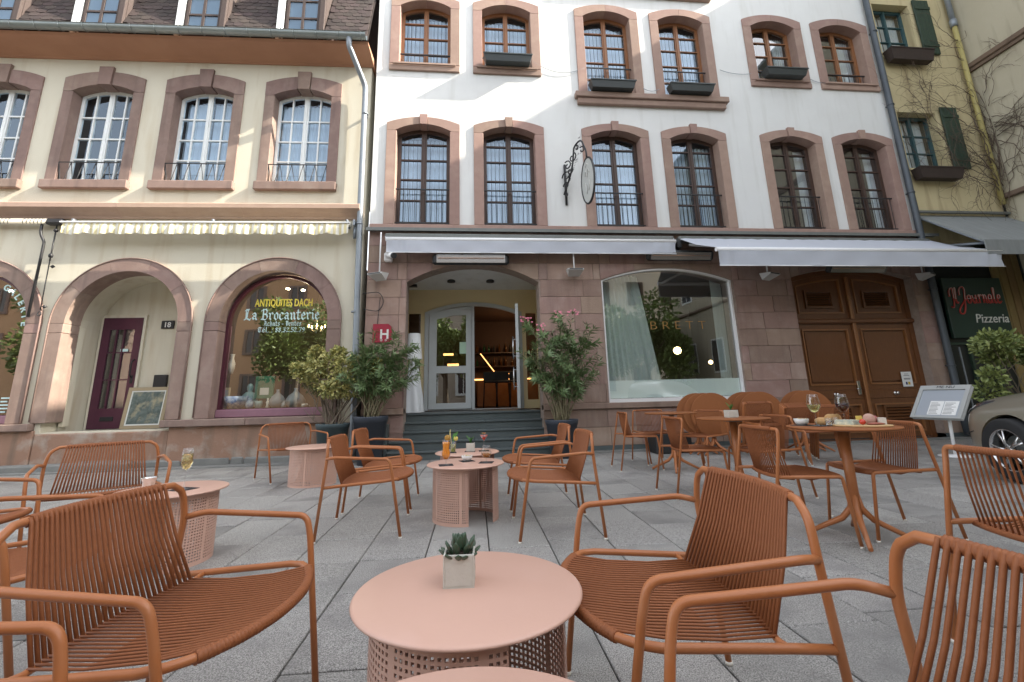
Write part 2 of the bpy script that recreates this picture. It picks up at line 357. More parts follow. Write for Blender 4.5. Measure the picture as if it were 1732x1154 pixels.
st = MB(); st.add([(-60, -50, -.006), (60, -50, -.006), (60, -.5, -.006), (-60, -.5, -.006)], [(0, 1, 2, 3)]); struct(st.build('road', mat('asphalt', (.06, .06, .06), .9, (.045, .045, .045), 60, .6, .4, 200)))

# ================================================================ HOTEL
H = thing('hotel_building', 'white rendered hotel with six pink sandstone window bays over a sandstone ground floor', 'building', (0, 8.6, 0))
XC = [-.86, .91, 3.21, 4.98, 7.27, 9.01]
HX0, HX1 = -1.86, 9.92
DO = (-1.12, 1.42, 3.2, 3.56)
RC = 3.62; BW = (2.66, 5.43, 3.24, 3.51); GT = (6.73, 9.5, 3.3, 3.52)
holes = []; wins = []
for x in XC: holes.append(arch(x-.60, x+.60, 4.37, 6.44, 6.60, 10))
for x in (XC[0], XC[1], XC[4], XC[5]): holes.append(arch(x-.60, x+.60, 8.0, 9.5, 9.66, 10))
for x in XC[2:4]: holes.append(arch(x-.60, x+.60, 7.45, 9.5, 9.66, 10)); holes.append(arch(x-.60, x+.60, 10.35, 12.2, 12.36, 10))
plate('upper_wall', rect(HX0, HX1, 4.30, 13.2), holes, 0, .38, m_white, H)
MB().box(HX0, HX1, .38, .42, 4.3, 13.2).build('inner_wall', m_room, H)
MB().box(HX0, HX1, 0, 9, 13.2, 13.3).box(HX0, HX0+.02, .42, 9, 0, 13.2).box(HX1-.02, HX1, .42, 9, 0, 13.2).build('roof', m_tile, H)
# ground floor: core wall + sandstone blocks
core_h = [arch(DO[0]-.0, DO[1]+.0, -.02, DO[2], DO[3], 16), arch(BW[0], BW[1], .84, BW[2], BW[3], 16), arch(GT[0], GT[1], .0, GT[2], GT[3], 16)]
outer = [(HX0, 0), (DO[0], 0), (DO[0], DO[2])]+arcpts(DO[0], DO[1], DO[2], DO[3], 16)[::-1][1:-1]+[(DO[1], DO[2]), (DO[1], 0), (GT[0], 0), (GT[0], GT[2])]+arcpts(GT[0], GT[1], GT[2], GT[3], 16)[::-1][1:-1]+[(GT[1], GT[2]), (GT[1], 0), (HX1, 0), (HX1, 4.3), (HX0, 4.3)]
plate('ground_floor_wall', outer, [arch(BW[0]+.02, BW[1]-.02, .86, BW[2], BW[3]-.02, 16)], .012, .38, m_mortar, H)
def rng_blocks(z0, z1, openings, rr_, x0=HX0, x1=HX1):
    cuts = [x0]; x = x0+rr_.uniform(.3, .75)
    while x < x1-.25: cuts.append(x); x += rr_.uniform(.5, 1.0)
    cuts.append(x1)
    for a, b in zip(cuts[:-1], cuts[1:]):
        es = [a]
        for o in openings: es += [t for t in (o[0], o[1]) if a+.001 < t < b-.001]
        es = sorted(es)+[b]
        for p, q in zip(es[:-1], es[1:]):
            mid = (p+q)/2; op = next((o for o in openings if o[0] < mid < o[1]), None)
            if q-p < .03: continue
            g_ = .0045
            if op is None: yield [(p+g_, z0+g_), (q-g_, z0+g_), (q-g_, z1-g_), (p+g_, z1-g_)]
            else:
                n = 8; xs = [p+g_+(q-p-2*g_)*i/n for i in range(n+1)]; tz = [archz(t, *op) for t in xs]
                if min(tz) >= z1-.02: continue
                seg = [(t, min(max(z, z0+g_), z1-g_)) for t, z in zip(xs, tz)]
                keep = [s for s in seg if s[1] < z1-g_-.001]
                if len(keep) < 2: continue
                i0 = seg.index(keep[0]); i1 = seg.index(keep[-1]); seg = seg[max(0, i0-1):i1+2]
                yield seg+[(seg[-1][0], z1-g_), (seg[0][0], z1-g_)]
def clean(poly):
    out = []
    for p in poly:
        if not out or (abs(p[0]-out[-1][0])+abs(p[1]-out[-1][1])) > 1e-4: out.append(p)
    if abs(out[0][0]-out[-1][0])+abs(out[0][1]-out[-1][1]) < 1e-4: out.pop()
    return out
rb = random.Random(11)
zc = [.10, .43, .75]
for z0, z1 in zip(zc[:-1], zc[1:]):
    for poly in rng_blocks(z0, z1, [(DO[0], DO[1], 9, 9.01), (GT[0], GT[1], 9, 9.01)], rb):
        MB().prism(clean(poly), -rb.uniform(0, .006), .2).build('stone_block', m_block, H)
zz = [.87+.339*i for i in range(11)]
for z0, z1 in zip(zz[:-1], zz[1:]):
    for poly in rng_blocks(z0, z1, [DO, BW, GT], rb):
        pc = clean(poly)
        if len(pc) > 2: MB().prism(pc, -rb.uniform(0, .006), .2).build('stone_block', m_block, H)
for a, b in ((DO[1]+.0, GT[0]), (HX0, DO[0]), (GT[1], HX1)):
    MB().box(a, b, -.05, .2, .757, .863, .01).build('stone_ledge', m_block, H)
    MB().box(a, b, -.012, .2, 0, .097, .004).build('base_course', m_slate, H)
MB().box(HX0, HX1, -.04, .3, 4.265, 4.36, .01).build('string_course', m_stone, H)
MB().box(HX0-.04, HX1+.33, -.13, .0, 4.215, 4.255).box(HX0-.04, HX1+.33, -.13, -.12, 4.19, 4.215).build('flashing', m_flash, H)
# upper windows
for i, x in enumerate(XC):
    surround(H, x-.74, x+.74, x-.54, x+.54, 4.362, 6.57, 6.72, 6.42, 6.56, m_stone, keyw=.16, keyup=.045)
    window(H, x-.54, x+.54, 4.40, 6.42, 6.56, .2, m_darkwood, m_gblue if i < 4 else m_glass, 1, 5, draw=1. if i < 4 else .42, rowz=[4.50, 4.96, 5.42, 5.86, 6.22], fw_=.075, mull=.11, mun=.028)
    railing(H, x-.54, x+.54, 4.43, 5.16, .10, 10)
for i in (0, 1, 4, 5):
    x = XC[i]
    surround(H, x-.74, x+.74, x-.54, x+.54, 7.99, 9.63, 9.79, 9.46, 9.62, m_stone, key=False)
    MB().box(x-.74, x+.74, -.05, .22, 7.82, 7.94, .008).box(x-.66, x+.66, -.09, -.05, 7.94, 7.985, .006).box(x-.74, x+.74, -.03, .22, 7.94, 7.985).build('sill', m_stone, H)
    window(H, x-.54, x+.54, 8.0, 9.46, 9.62, .2, m_woodfr, m_gblue if i < 2 else m_glass, 1, 4, draw=1. if i < 2 else .6, rowz=[8.09, 8.42, 8.82, 9.2], fw_=.07, mull=.1)
    railing(H, x-.54, x+.54, 8.02, 8.32, .10, 9)
for dz in (0, 2.9):
    for x in XC[2:4]:
        surround(H, x-.74, x+.74, x-.54, x+.54, 7.435+dz, 9.63+dz, 9.79+dz, 9.46+dz, 9.62+dz, m_stone, key=False)
        window(H, x-.54, x+.54, 7.46+dz, 9.46+dz, 9.62+dz, .2, m_woodfr, m_gblue, 1, 5, rowz=[7.55+dz, 7.98+dz, 8.42+dz, 8.84+dz, 9.2+dz], fw_=.07, mull=.1)
        railing(H, x-.54, x+.54, 7.5+dz, 8.2+dz, .10, 10)
    MB().box(2.37, 5.86, -.14, .2, 7.30+dz, 7.43+dz, .012).box(2.42, 5.80, -.09, .2, 7.16+dz, 7.30+dz, .012).build('sill', m_stone, H)
# entrance recess
m_yel = mat('pale_yellow_render', (.72, .60, .36), .9, (.66, .54, .32), 2, .6)
cl = MB(); x0_, x1_ = DO[0]-.35, DO[1]+.35; cl.add([(x0_, .38, 3.58), (x1_, .38, 3.58), (x1_, 1.46, 3.36), (x0_, 1.46, 3.36), (x0_, .38, 3.62), (x1_, .38, 3.62), (x1_, 1.46, 3.40), (x0_, 1.46, 3.40)], [(3, 2, 1, 0), (4, 5, 6, 7), (0, 1, 5, 4), (2, 3, 7, 6), (1, 2, 6, 5), (3, 0, 4, 7)]); cl.build('recess_ceiling', m_white, H)
MB().box(DO[0]-.33, DO[0]-.30, .38, 1.4, 0, 3.58).build('recess_wall', m_yel, H); MB().box(DO[1]+.30, DO[1]+.33, .38, 1.4, 0, 3.58).build('recess_wall', m_yel, H)
plate('door_wall', rect(-1.42, 1.75, .77, 3.42), [arch(-.89, 1.23, .77, 2.86, 3.08, 14), rect(-1.24, -.98, .95, 2.84), rect(1.32, 1.56, .95, 2.84)], 1.4, 1.46, m_yel, H)
dr = plate('entrance_door_frame', arch(-.89, 1.23, .775, 2.86, 3.08, 14), [arch(-.80, .12, .79, 2.86, 3.0, 8)[:2]+[(.12, 3.0)]+[(t, archz(t, -.80, 1.14, 2.8, 3.0)) for t in [.12-.92*i/8 for i in range(9)]], [(.18, .79), (1.14, .79)]+[(t, archz(t, -.80, 1.14, 2.8, 3.0)) for t in [1.14-.96*i/8 for i in range(9)]]], 1.36, 1.44, m_greyfr, H)
for a, b in ((-1.24, -.98), (1.32, 1.56)):
    MB().add([(a, 1.43, .95), (b, 1.43, .95), (b, 1.43, 2.84), (a, 1.43, 2.84)], [(0, 1, 2, 3)]).build('side_pane', m_shop, dr)
dl = plate('door_leaf', [(-.79, .80), (.11, .80)]+[(t, archz(t, -.80, 1.14, 2.8, 2.98)) for t in [.11-.90*i/8 for i in range(9)]], [rect(-.63, -.01, .92, 1.54), [(-.63, 1.69), (0, 1.69), (0, 2.80), (-.3, 2.78), (-.63, 2.70)]], 1.33, 1.39, m_greyfr, H)
for r_ in (rect(-.63, 0, .92, 1.54), rect(-.63, 0, 1.69, 2.8)):
    MB().add([(x, 1.365, z) for x, z in r_], [(0, 1, 2, 3)]).build('pane', m_shop, dl)
MB().box(-.14, .13-.08+.0, 1.355, 1.36, 1.95, 2.2).build('notice', mat('pale_green_notice', (.42, .6, .45), .6), dl)
# open right leaf (swung outward)
ol = plate('open_door_leaf', [(0, .80), (.93, .80), (.93, 2.86), (0, 2.80)], [rect(.13, .8, .92, 1.54), rect(.13, .8, 1.69, 2.72)], -.03, .03, m_greyfr, H)
ol.location = (1.13, 1.36, 0); ol.rotation_euler = (0, 0, R(-97))
for r_ in (rect(.13, .8, .92, 1.54), rect(.13, .8, 1.69, 2.72)):
    MB().add([(x, 0, z) for x, z in r_], [(0, 1, 2, 3)]).build('pane', m_shop, ol)
for zz0, zz1 in ((1.75, 2.2), (1.15, 1.6)):
    MB().tube([(.86, -.09, zz0), (.86, -.09, zz1)], .014, 8).tube([(.86, -.09, zz0+.06), (.86, -.03, zz0+.06)], .008, 6).tube([(.86, -.09, zz1-.06), (.86, -.03, zz1-.06)], .008, 6).build('handle', m_steel, ol)
# steps
rs = random.Random(5)
for i in range(5):
    y0 = -.28+.165*i; z0 = .152*i
    MB().box(-1.34 if i < 2 else DO[0], 1.52 if i < 2 else DO[1], y0, 1.45, z0+(0.002), z0+.115).build('riser', m_slate, H)
    xs = [-1.35 if i < 2 else DO[0], rs.uniform(-.6, .4), 1.53 if i < 2 else DO[1]]
    for a, b in zip(xs[:-1], xs[1:]): MB().box(a+.002, b-.002, y0-.03, 1.45 if i == 4 else y0+.2, z0+.117, z0+.152, .006).build('step_tread', m_slate, H)
MB().box(-1.42, -1.36, -.2, -.0, 0, .6, .01).build('stair_cheek', m_slate, H)
# downlights in the ceiling
for x, y in ((-.31, .95), (.52, .95)):
    MB().lathe([(.085, 3.50), (.085, 3.435), (.0, 3.437)], 18, (x, y, 0)).build('ceiling_light', m_black, H)
MB().box(-1.25, -1.05, 1.1, 1.24, 3.39, 3.45).build('ceiling_vent', m_black, H)
# bar inside
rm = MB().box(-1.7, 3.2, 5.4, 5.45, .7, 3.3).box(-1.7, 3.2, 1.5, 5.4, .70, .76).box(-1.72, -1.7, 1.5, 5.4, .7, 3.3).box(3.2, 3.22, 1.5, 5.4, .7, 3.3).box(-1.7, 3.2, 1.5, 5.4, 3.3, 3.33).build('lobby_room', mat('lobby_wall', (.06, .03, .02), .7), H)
MB().box(.3, 2.2, 4.6, 5.1, .76, 1.45, .02).build('bar_counter', mat('bar_oak', (.35, .15, .05), .4, (.25, .1, .03), 8, .7), H)
MB().box(.2, 2.3, 5.15, 5.38, 1.9, 1.93).box(.2, 2.3, 5.15, 5.38, 2.3, 2.33).build('bar_shelf', m_darkwood, H)
bt = random.Random(4)
for zb in (1.93, 2.33):
    for i in range(11):
        x = .35+i*.17+bt.uniform(-.03, .03); hh = bt.uniform(.2, .3)
        MB().lathe([(0, 0), (.035, 0), (.035, hh*.6), (.013, hh*.78), (.013, hh), (0, hh)], 8, (x, 5.25, zb)).build('bottle', [m_black, m_chrome, mat('brown_glass', (.1, .04, .01), .15), mat('green_bottle', (.02, .08, .04), .15)][bt.randrange(4)], H)
m_strip = mat('warm_lamp', (1, .6, .25), .5, emis=((1, .46, .14), .9))
MB().tube([(.38, 3.6, 2.15), (.78, 3.6, 1.62), (1.25, 3.7, 1.62)], .012, 6).build('light_strip', m_strip, H)
MB().box(.2, 2.2, 5.36, 5.38, 1.52, 1.56).build('light_strip', m_strip, H)
MB().tube([(-.62, 4.2, 2.2), (-.35, 4.2, 2.2)], .03, 8).build('pendant_lamp', m_strip, H); MB().tube([(-.5, 4.0, 1.9), (-.2, 4.0, 1.9)], .03, 8).build('pendant_lamp', m_strip, H)
for x in (.62, .95, 1.3):
    s_ = MB().box(x-.17, x+.17, 3.3, 3.6, 1.38, 1.44, .02).box(x-.17, x+.17, 3.58, 3.62, 1.44, 1.68, .01)
    for a, b in ((-.15, 3.32), (.15, 3.32), (-.15, 3.58), (.15, 3.58)): s_.tube([(x+a, b, 1.38), (x+a*1.2, b, .76)], .012, 6)
    tag(s_.build('bar_stool', m_black, None), 'dark bar stool glimpsed inside the open entrance, %s' % ('leftmost' if x < .7 else 'middle one' if x < 1 else 'rightmost'), 'stool', 'bar stools inside the entrance').location = (0, 8.6, 0)
ll = bpy.data.lights.new('lobby_fill_light', 'POINT'); ll.energy = 6; ll.color = (1, .62, .32); ll.shadow_soft_size = .12; lo_ = bpy.data.objects.new('lobby_fill_light', ll); C.objects.link(lo_); lo_.parent = H; lo_.location = (1.5, 3.9, 2.7)  # warm fill added to make the bar visible
MB().lathe([(0, .05), (.09, .03), (.13, -.03), (.0, -.01)], 16, (1.5, 3.9, 2.82)).build('pendant_lamp', m_strip, H)  # glowing lamp body added to go with the lobby fill
# big shop window
fr = plate('shop_window', arch(BW[0], BW[1], .84, BW[2], BW[3], 20), [arch(BW[0]+.05, BW[1]-.05, .93, BW[2]-.01, BW[3]-.05, 20)], .03, .12, m_bar, H)
n = 20; gp = arch(BW[0]+.05, BW[1]-.05, .93, BW[2]-.01, BW[3]-.05, 20)
MB().add([(x, .10, z) for x, z in gp], [tuple(range(len(gp)))]).build('pane', m_shop, fr)
MB().add([(x, .108, z) for x, z in rect(BW[0]+.06, BW[1]-.06, .94, 1.27)], [(0, 1, 2, 3)]).build('frosted_film', m_frost, fr)
text('window_lettering', 'B R E T T', .24, 4.22, .095, 2.25, mat('gold_lettering', (.45, .24, .07), .4), fr, w=1.15, ex=.0006, bold=-.006)
def curtain(x0, x1, y, z0, z1, xb=None, parent=None, amp=.035):
    w = MB(); n = 70; vs = []; xb = xb or x1
    for i in range(n+1):
        t = i/n; yy = y+amp*math.sin(i*.9)+.012*math.sin(i*2.3)
        vs += [(x0+(xb-x0)*t, yy, z0), (x0+(x1-x0)*t, yy*1., z1)]
    w.add(vs, [(2*i, 2*i+2, 2*i+3, 2*i+1) for i in range(n)], True); return w.build('curtain', m_curt2, parent)
m_curt2 = mat('sage_curtain', (.60, .66, .64), .95)
curtain(2.72, 3.60, .5, .9, 3.45, 4.0, fr); curtain(5.2, 5.42, .45, .9, 3.4, None, fr, .02)
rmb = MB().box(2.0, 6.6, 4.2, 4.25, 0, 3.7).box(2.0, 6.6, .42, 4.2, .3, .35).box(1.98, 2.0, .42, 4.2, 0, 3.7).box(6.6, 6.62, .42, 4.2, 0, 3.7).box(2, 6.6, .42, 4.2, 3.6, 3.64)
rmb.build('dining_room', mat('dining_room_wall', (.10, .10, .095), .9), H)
for (x, y, z, r_) in ((5.3, 2.5, 2.05, .10), (6.2, 2.6, 1.75, .055), (6.05, 2.2, 1.2, .03)):
    MB().lathe([(0, r_), (r_*.7, r_*.7), (r_, 0), (r_*.7, -r_*.7), (0, -r_)], 16, (x, y, z)).build('globe_lamp', mat('globe_glow', (1, .7, .3), .5, emis=((1, .68, .30), 2.5)), H)
# gate
m_gate_hi = mat('gate_wood_highlight', (.34, .145, .05), .35, (.20, .08, .03), 10, .8, .12, 30, stretch=(7, 7, .6), coat=.25)  # lighter gate wood: bright highlights on the mouldings put into the colour
gv = .22
gl = plate('wooden_gate', arch(GT[0], GT[1], .0, GT[2], GT[3], 16), [rect(GT[0]+.10, 8.07, .02, 2.33), rect(8.16, GT[1]-.10, .02, 2.33), [(GT[0]+.1, 2.46), (8.07, 2.46)]+[(t, archz(t, *GT)-.1) for t in [8.07-(8.07-GT[0]-.1)*i/8 for i in range(9)]], [(8.16, 2.46), (GT[1]-.1, 2.46)]+[(t, archz(t, *GT)-.1) for t in [GT[1]-.1-(GT[1]-.1-8.16)*i/8 for i in range(9)]]], gv-.03, gv+.05, m_gate, H)
MB().box(GT[0], GT[1], gv-.09, gv-.031, 2.345, 2.44, .02).build('transom', m_gate, gl)
MB().box(8.075, 8.155, gv-.075, gv-.031, .0, 3.35, .015).build('centre_post', m_gate_hi, gl)
def panelled(x0, x1, z0, z1, top=None, louvre=None, parent=None, nm='panel', v=None):
    v = v if v is not None else gv
    t = (lambda x: z1) if top is None else top
    ps = lambda i: [(x0+i, z0+i), (x1-i, z0+i)]+[(x1-i-(x1-x0-2*i)*k/6, t(x1-i-(x1-x0-2*i)*k/6)-i) for k in range(7)]
    plate(nm+'_frame', ps(0.002), [ps(.10)], v-.01, v+.05, m_gate, parent)
    plate(nm+'_moulding', ps(.10), [ps(.13)], v-.03, v+.03, m_gate_hi, parent)
    hl = [] if louvre is None else [rect(*louvre)]
    plate(nm, ps(.13), hl, v+.02, v+.035, m_gate, parent)
    if louvre is None: plate(nm+'_field', ps(.17), [], v-.005, v+.021, m_gate, parent)
    else:
        a, b, c, d = louvre; plate('louvre_frame', rect(a-.04, b+.04, c-.04, d+.04), [rect(*louvre)], v-.02, v+.018, m_gate, parent)
        nn = 6
        for k in range(nn):
            zc_ = c+(d-c)*(k+.5)/nn; MB().add([(a, v-.012, zc_-.022), (b, v-.012, zc_-.022), (b, v+.03, zc_+.02), (a, v+.03, zc_+.02), (a, v-.004, zc_-.026), (b, v-.004, zc_-.026), (b, v+.036, zc_+.016), (a, v+.036, zc_+.016)], [(0, 1, 2, 3), (7, 6, 5, 4), (0, 4, 5, 1), (1, 5, 6, 2), (2, 6, 7, 3), (3, 7, 4, 0)]).build('louvre_slat', m_gate, parent)
        MB().box(a, b, v+.05, v+.055, c, d).build('louvre_back', m_black, parent)
for (a, b) in ((GT[0]+.1, 8.07), (8.16, GT[1]-.1)):
    cx_ = (a+b)/2
    panelled(a, b, 2.46, 3.3, top=lambda x: archz(x, *GT)-.1, louvre=(cx_-.28, cx_+.28, 2.72, 3.02), parent=gl, nm='upper_panel')
    panelled(a, b, .98, 2.33, parent=gl, nm='tall_panel')
    panelled(a, b, .04, .80, louvre=(cx_-.28, cx_+.28, .26, .62), parent=gl, nm='lower_panel')
    MB().box(a, b, gv-.015, gv+.05, .80, .98, .01).build('lock_rail', m_gate, gl)
    MB().lathe([(0, -.065), (.03, -.06), (.035, -.04), (.014, -.025), (.014, 0), (.04, .002), (.04, .01)], 14).build('door_knob', m_chrome, gl)
    kn = bpy.context.scene.collection.objects[-1]; kn.rotation_euler = (R(-90), 0, 0); kn.location = (cx_, gv-.028, .9)
    kn.rotation_euler = (R(-90), 0, 0)
MB().box(7.93, 8.0, gv-.06, gv-.032, .88, 1.16, .01).tube([(7.965, gv-.06, 1.0), (7.965, gv-.10, 1.0), (7.86, gv-.10, 1.0)], .011, 8).build('gate_handle', m_steel, gl)
nt_ = MB().box(8.97, 9.2, gv-.035, gv-.032, 1.02, 1.32).build('paper_notice', mat('paper', (.78, .78, .76), .8), gl)
for k, (w_, z_) in enumerate(((.09, 1.27), (.13, 1.24), (.15, 1.18), (.14, 1.165))): MB().box(9.085-w_/2, 9.085+w_/2, gv-.037, gv-.036, z_, z_+.008).build('print_line', m_iron, nt_)
MB().box(9.04, 9.075, gv-.037, gv-.036, 1.06, 1.115).build('print_mark', mat('print_blue', (.02, .03, .12), .8), nt_); MB().box(9.09, 9.14, gv-.037, gv-.036, 1.06, 1.115).build('print_mark', mat('print_yellow', (.6, .42, .03), .8), nt_)
# downpipe of the hotel (right), pipe at the left joint
MB().tube([(9.82, -.1, 13), (9.84, -.1, 4.4), (9.84, -.1, .5), (9.84, -.12, .05)], .065, 14).build('downpipe', m_pipe, H)
for z in (3.0, 5.2, 7.4, 9.4, 1.4): MB().tube([(9.84, -.1, z), (9.84, -.1, z+.035)], .075, 14).box(9.81, 9.87, -.1, .0, z+.005, z+.03).build('pipe_clip', m_pipe, H)
# cables along the facade
cab = MB()
for a, b, s_ in (((1.46, -.03, 8.2), (2.62, -.03, 8.08), .2), ((3.93, -.04, 7.62), (4.3, -.04, 7.62), .06), ((5.8, -.03, 8.2), (6.6, -.03, 8.15), .06), ((7.95, -.03, 8.1), (8.4, -.03, 7.98), .04), ((9.65, -.03, 7.9), (9.8, -.03, 7.85), .02)):
    cab.tube([(a[0]+(b[0]-a[0])*t/12, a[1], a[2]+(b[2]-a[2])*t/12-s_*4*(t/12)*(1-t/12)) for t in range(13)], .006, 5)
cab.build('facade_cable', m_zincp, H)
cb2 = MB(); cb2.tube(fillet([(-1.9, -.12, 2.95), (-1.6, -.05, 3.0), (-1.52, -.03, 2.8), (-1.62, -.03, 2.62), (-1.88, -.1, 2.66)], .1), .008, 5); cb2.tube([(-1.60, -.02, 2.9), (-1.63, -.02, 2.4), (-1.70, -.02, 1.6), (-1.78, -.02, .9)], .006, 5); cb2.build('loose_cable', m_black, H)
# ================================================================ LEFT BUILDING (shop house)
LA = R(-1.527)
Lb = thing('shop_house', 'cream rendered house with round arched shopfronts and tiled dormer roof', 'building', (0, 8.6, 0), LA)
LU0, LU1 = -13.0, -1.97
AR = [-8.68, -6.13, -3.50]; RO, RI, ZC = 1.20, .955, 2.46
LW = [-11.04, -9.11, -7.19, -5.26, -3.32]
h_ = [arch(x-.62, x+.62, 5.25, 7.20, 7.36, 10) for x in LW]
def semi(c, r, z0, n=24): return [(c-r, z0), (c+r, z0)]+[(c+r*math.cos(math.pi*i/n), ZC+r*math.sin(math.pi*i/n)) for i in range(n+1)]
plate('wall', rect(LU0, LU1, .60, 7.97), h_+[semi(c, RI+.1, .66 if c != AR[1] else .62) for c in AR], 0, .35, m_cream, Lb)
for a, b in ((LU0, AR[1]-1.12), (AR[1]+1.05, LU1)):
    MB().box(a, b, -.045, .1, .08, .655, .01).build('plinth', m_plinth, Lb)
pl = MB(); rq = random.Random(8)
x = LU0
while x < LU1:   # rough concrete footing along the base
    w_ = rq.uniform(.15, .9); pl.box(x, min(x+w_, LU1), -.05-rq.uniform(0, .025), .05, -.01, .13+rq.uniform(-.03, .03), .03); x += w_
pl.build('footing', m_concrete, Lb)
MB().box(AR[1]-1.5, AR[1]+.6, -.26, .2, 0, .12, .02).build('door_step', m_concrete, Lb); MB().box(AR[1]-1.12, AR[1]+1.05, -.02, .3, .05, .60, .02).build('threshold_wall', m_plinth, Lb)
def ledge(a, b):
    x = a
    while x < b-.05:
        y = min(b, x+rq.uniform(.9, 1.5));
        if b-y < .3: y = b
        MB().box(x+.002, y-.002, -.13, .2, .655, .775, .012).build('sill_stone', m_stone2, Lb); x = y
ledge(LU0, AR[1]-RO+.06); ledge(AR[1]+RI-.02, AR[2]+RO+.06)
for c in AR:
    for sg in (-1, 1):
        for z0, z1 in ((.778, 2.31), (2.314, ZC+.02)):
            if c == AR[1] and sg > 0 or c != AR[1]: zb = z0
            else: zb = z0
            MB().box(c+sg*RI, c+sg*RO, -.05, .30, zb, z1, .008).build('jamb_stone', m_stone2, Lb)
        MB().box(c+sg*RI, c+sg*(RI+.07), .30, .42, .7, ZC).build('inner_jamb', m_cream if c == AR[1] else m_mauve, Lb)
    for i in range(5):
        a0, a1 = math.pi*i/5+.002, math.pi*(i+1)/5-.002; n = 8
        P = lambda r_, t: (c+r_*math.cos(t), ZC+.02*0+r_*math.sin(t)+.022)
        ou = [P(RO, a0+(a1-a0)*k/n) for k in range(n+1)]; inn = [P(RI, a0+(a1-a0)*k/n) for k in range(n+1)]
        MB().prism(ou+inn[::-1], -.05, .30).build('arch_stone', m_stone2, Lb)
    rim = [(c+(RO+.0)*math.cos(math.pi*k/32), -.052, ZC+.022+RO*math.sin(math.pi*k/32)) for k in range(33)]
    MB().tube([(c-RO, -.052, .8)]+rim[::-1]+[(c+RO, -.052, .8)], .014, 6).build('arch_roll', m_stone2, Lb)
# glazed arches
gt = mat('aubergine_rim', (.075, .016, .028), .45)
for c, nm in ((AR[0], 'gallery'), (AR[2], 'shop')):
    gq = .10 if nm == 'gallery' else .25
    f_ = plate('shop_window', semi(c, RI-.002, .78), [semi(c, RI-.05, .93)], gq-.05, gq+.04, gt, Lb)
    MB().box(c-RI, c+RI, gq-.10, gq-.04, .78, .92, .012).build('window_sill', m_mauve, f_)
    gp = semi(c, RI-.05, .93); MB().add([(x, gq, z) for x, z in gp], [tuple(range(len(gp)))]).build('pane', m_shop, f_)
    rm = MB().box(c-1.12, c+1.12, 2.6, 2.65, 0, 4).box(c-1.12, c+1.12, .36, 2.6, .74, .84).box(c-1.14, c-1.12, .36, 2.6, 0, 4).box(c+1.12, c+1.14, .36, 2.6, 0, 4).box(c-1.12, c+1.12, .36, 2.6, 3.9, 4)
    rm.build('shop_room', mat('shop_room_wall', (.07, .05, .035), .9), f_)
    ld = bpy.data.lights.new('shop_spot', 'POINT'); ld.energy = 9; ld.color = (1, .82, .6); ld.shadow_soft_size = .05; lo = bpy.data.objects.new('shop_spot', ld); C.objects.link(lo); lo.parent = Lb; lo.location = (c+.2, .7, 3.1)
    MB().lathe([(0, .03), (.035, .02), (.035, 0), (0, -.01)], 10, (c+.2, .7, 3.22)).lathe([(0, .03), (.035, .02), (.035, 0), (0, -.01)], 10, (c-.1, .7, 3.25)).build('spot_lamp', mat('spot_glow', (1, .85, .6), .5, emis=((1, .8, .5), 12)), f_)
    if nm == 'shop': shopw = f_
    else: galw = f_
m_yl = mat('yellow_lettering', (.75, .62, .08), .5); m_cyl = mat('pale_blue_lettering', (.55, .75, .75), .5)
text('window_lettering', 'ANTIQUITES DACH', .20, -3.46, .24, 2.81, m_yl, shopw, w=1.06, ex=.0008, bold=.003)
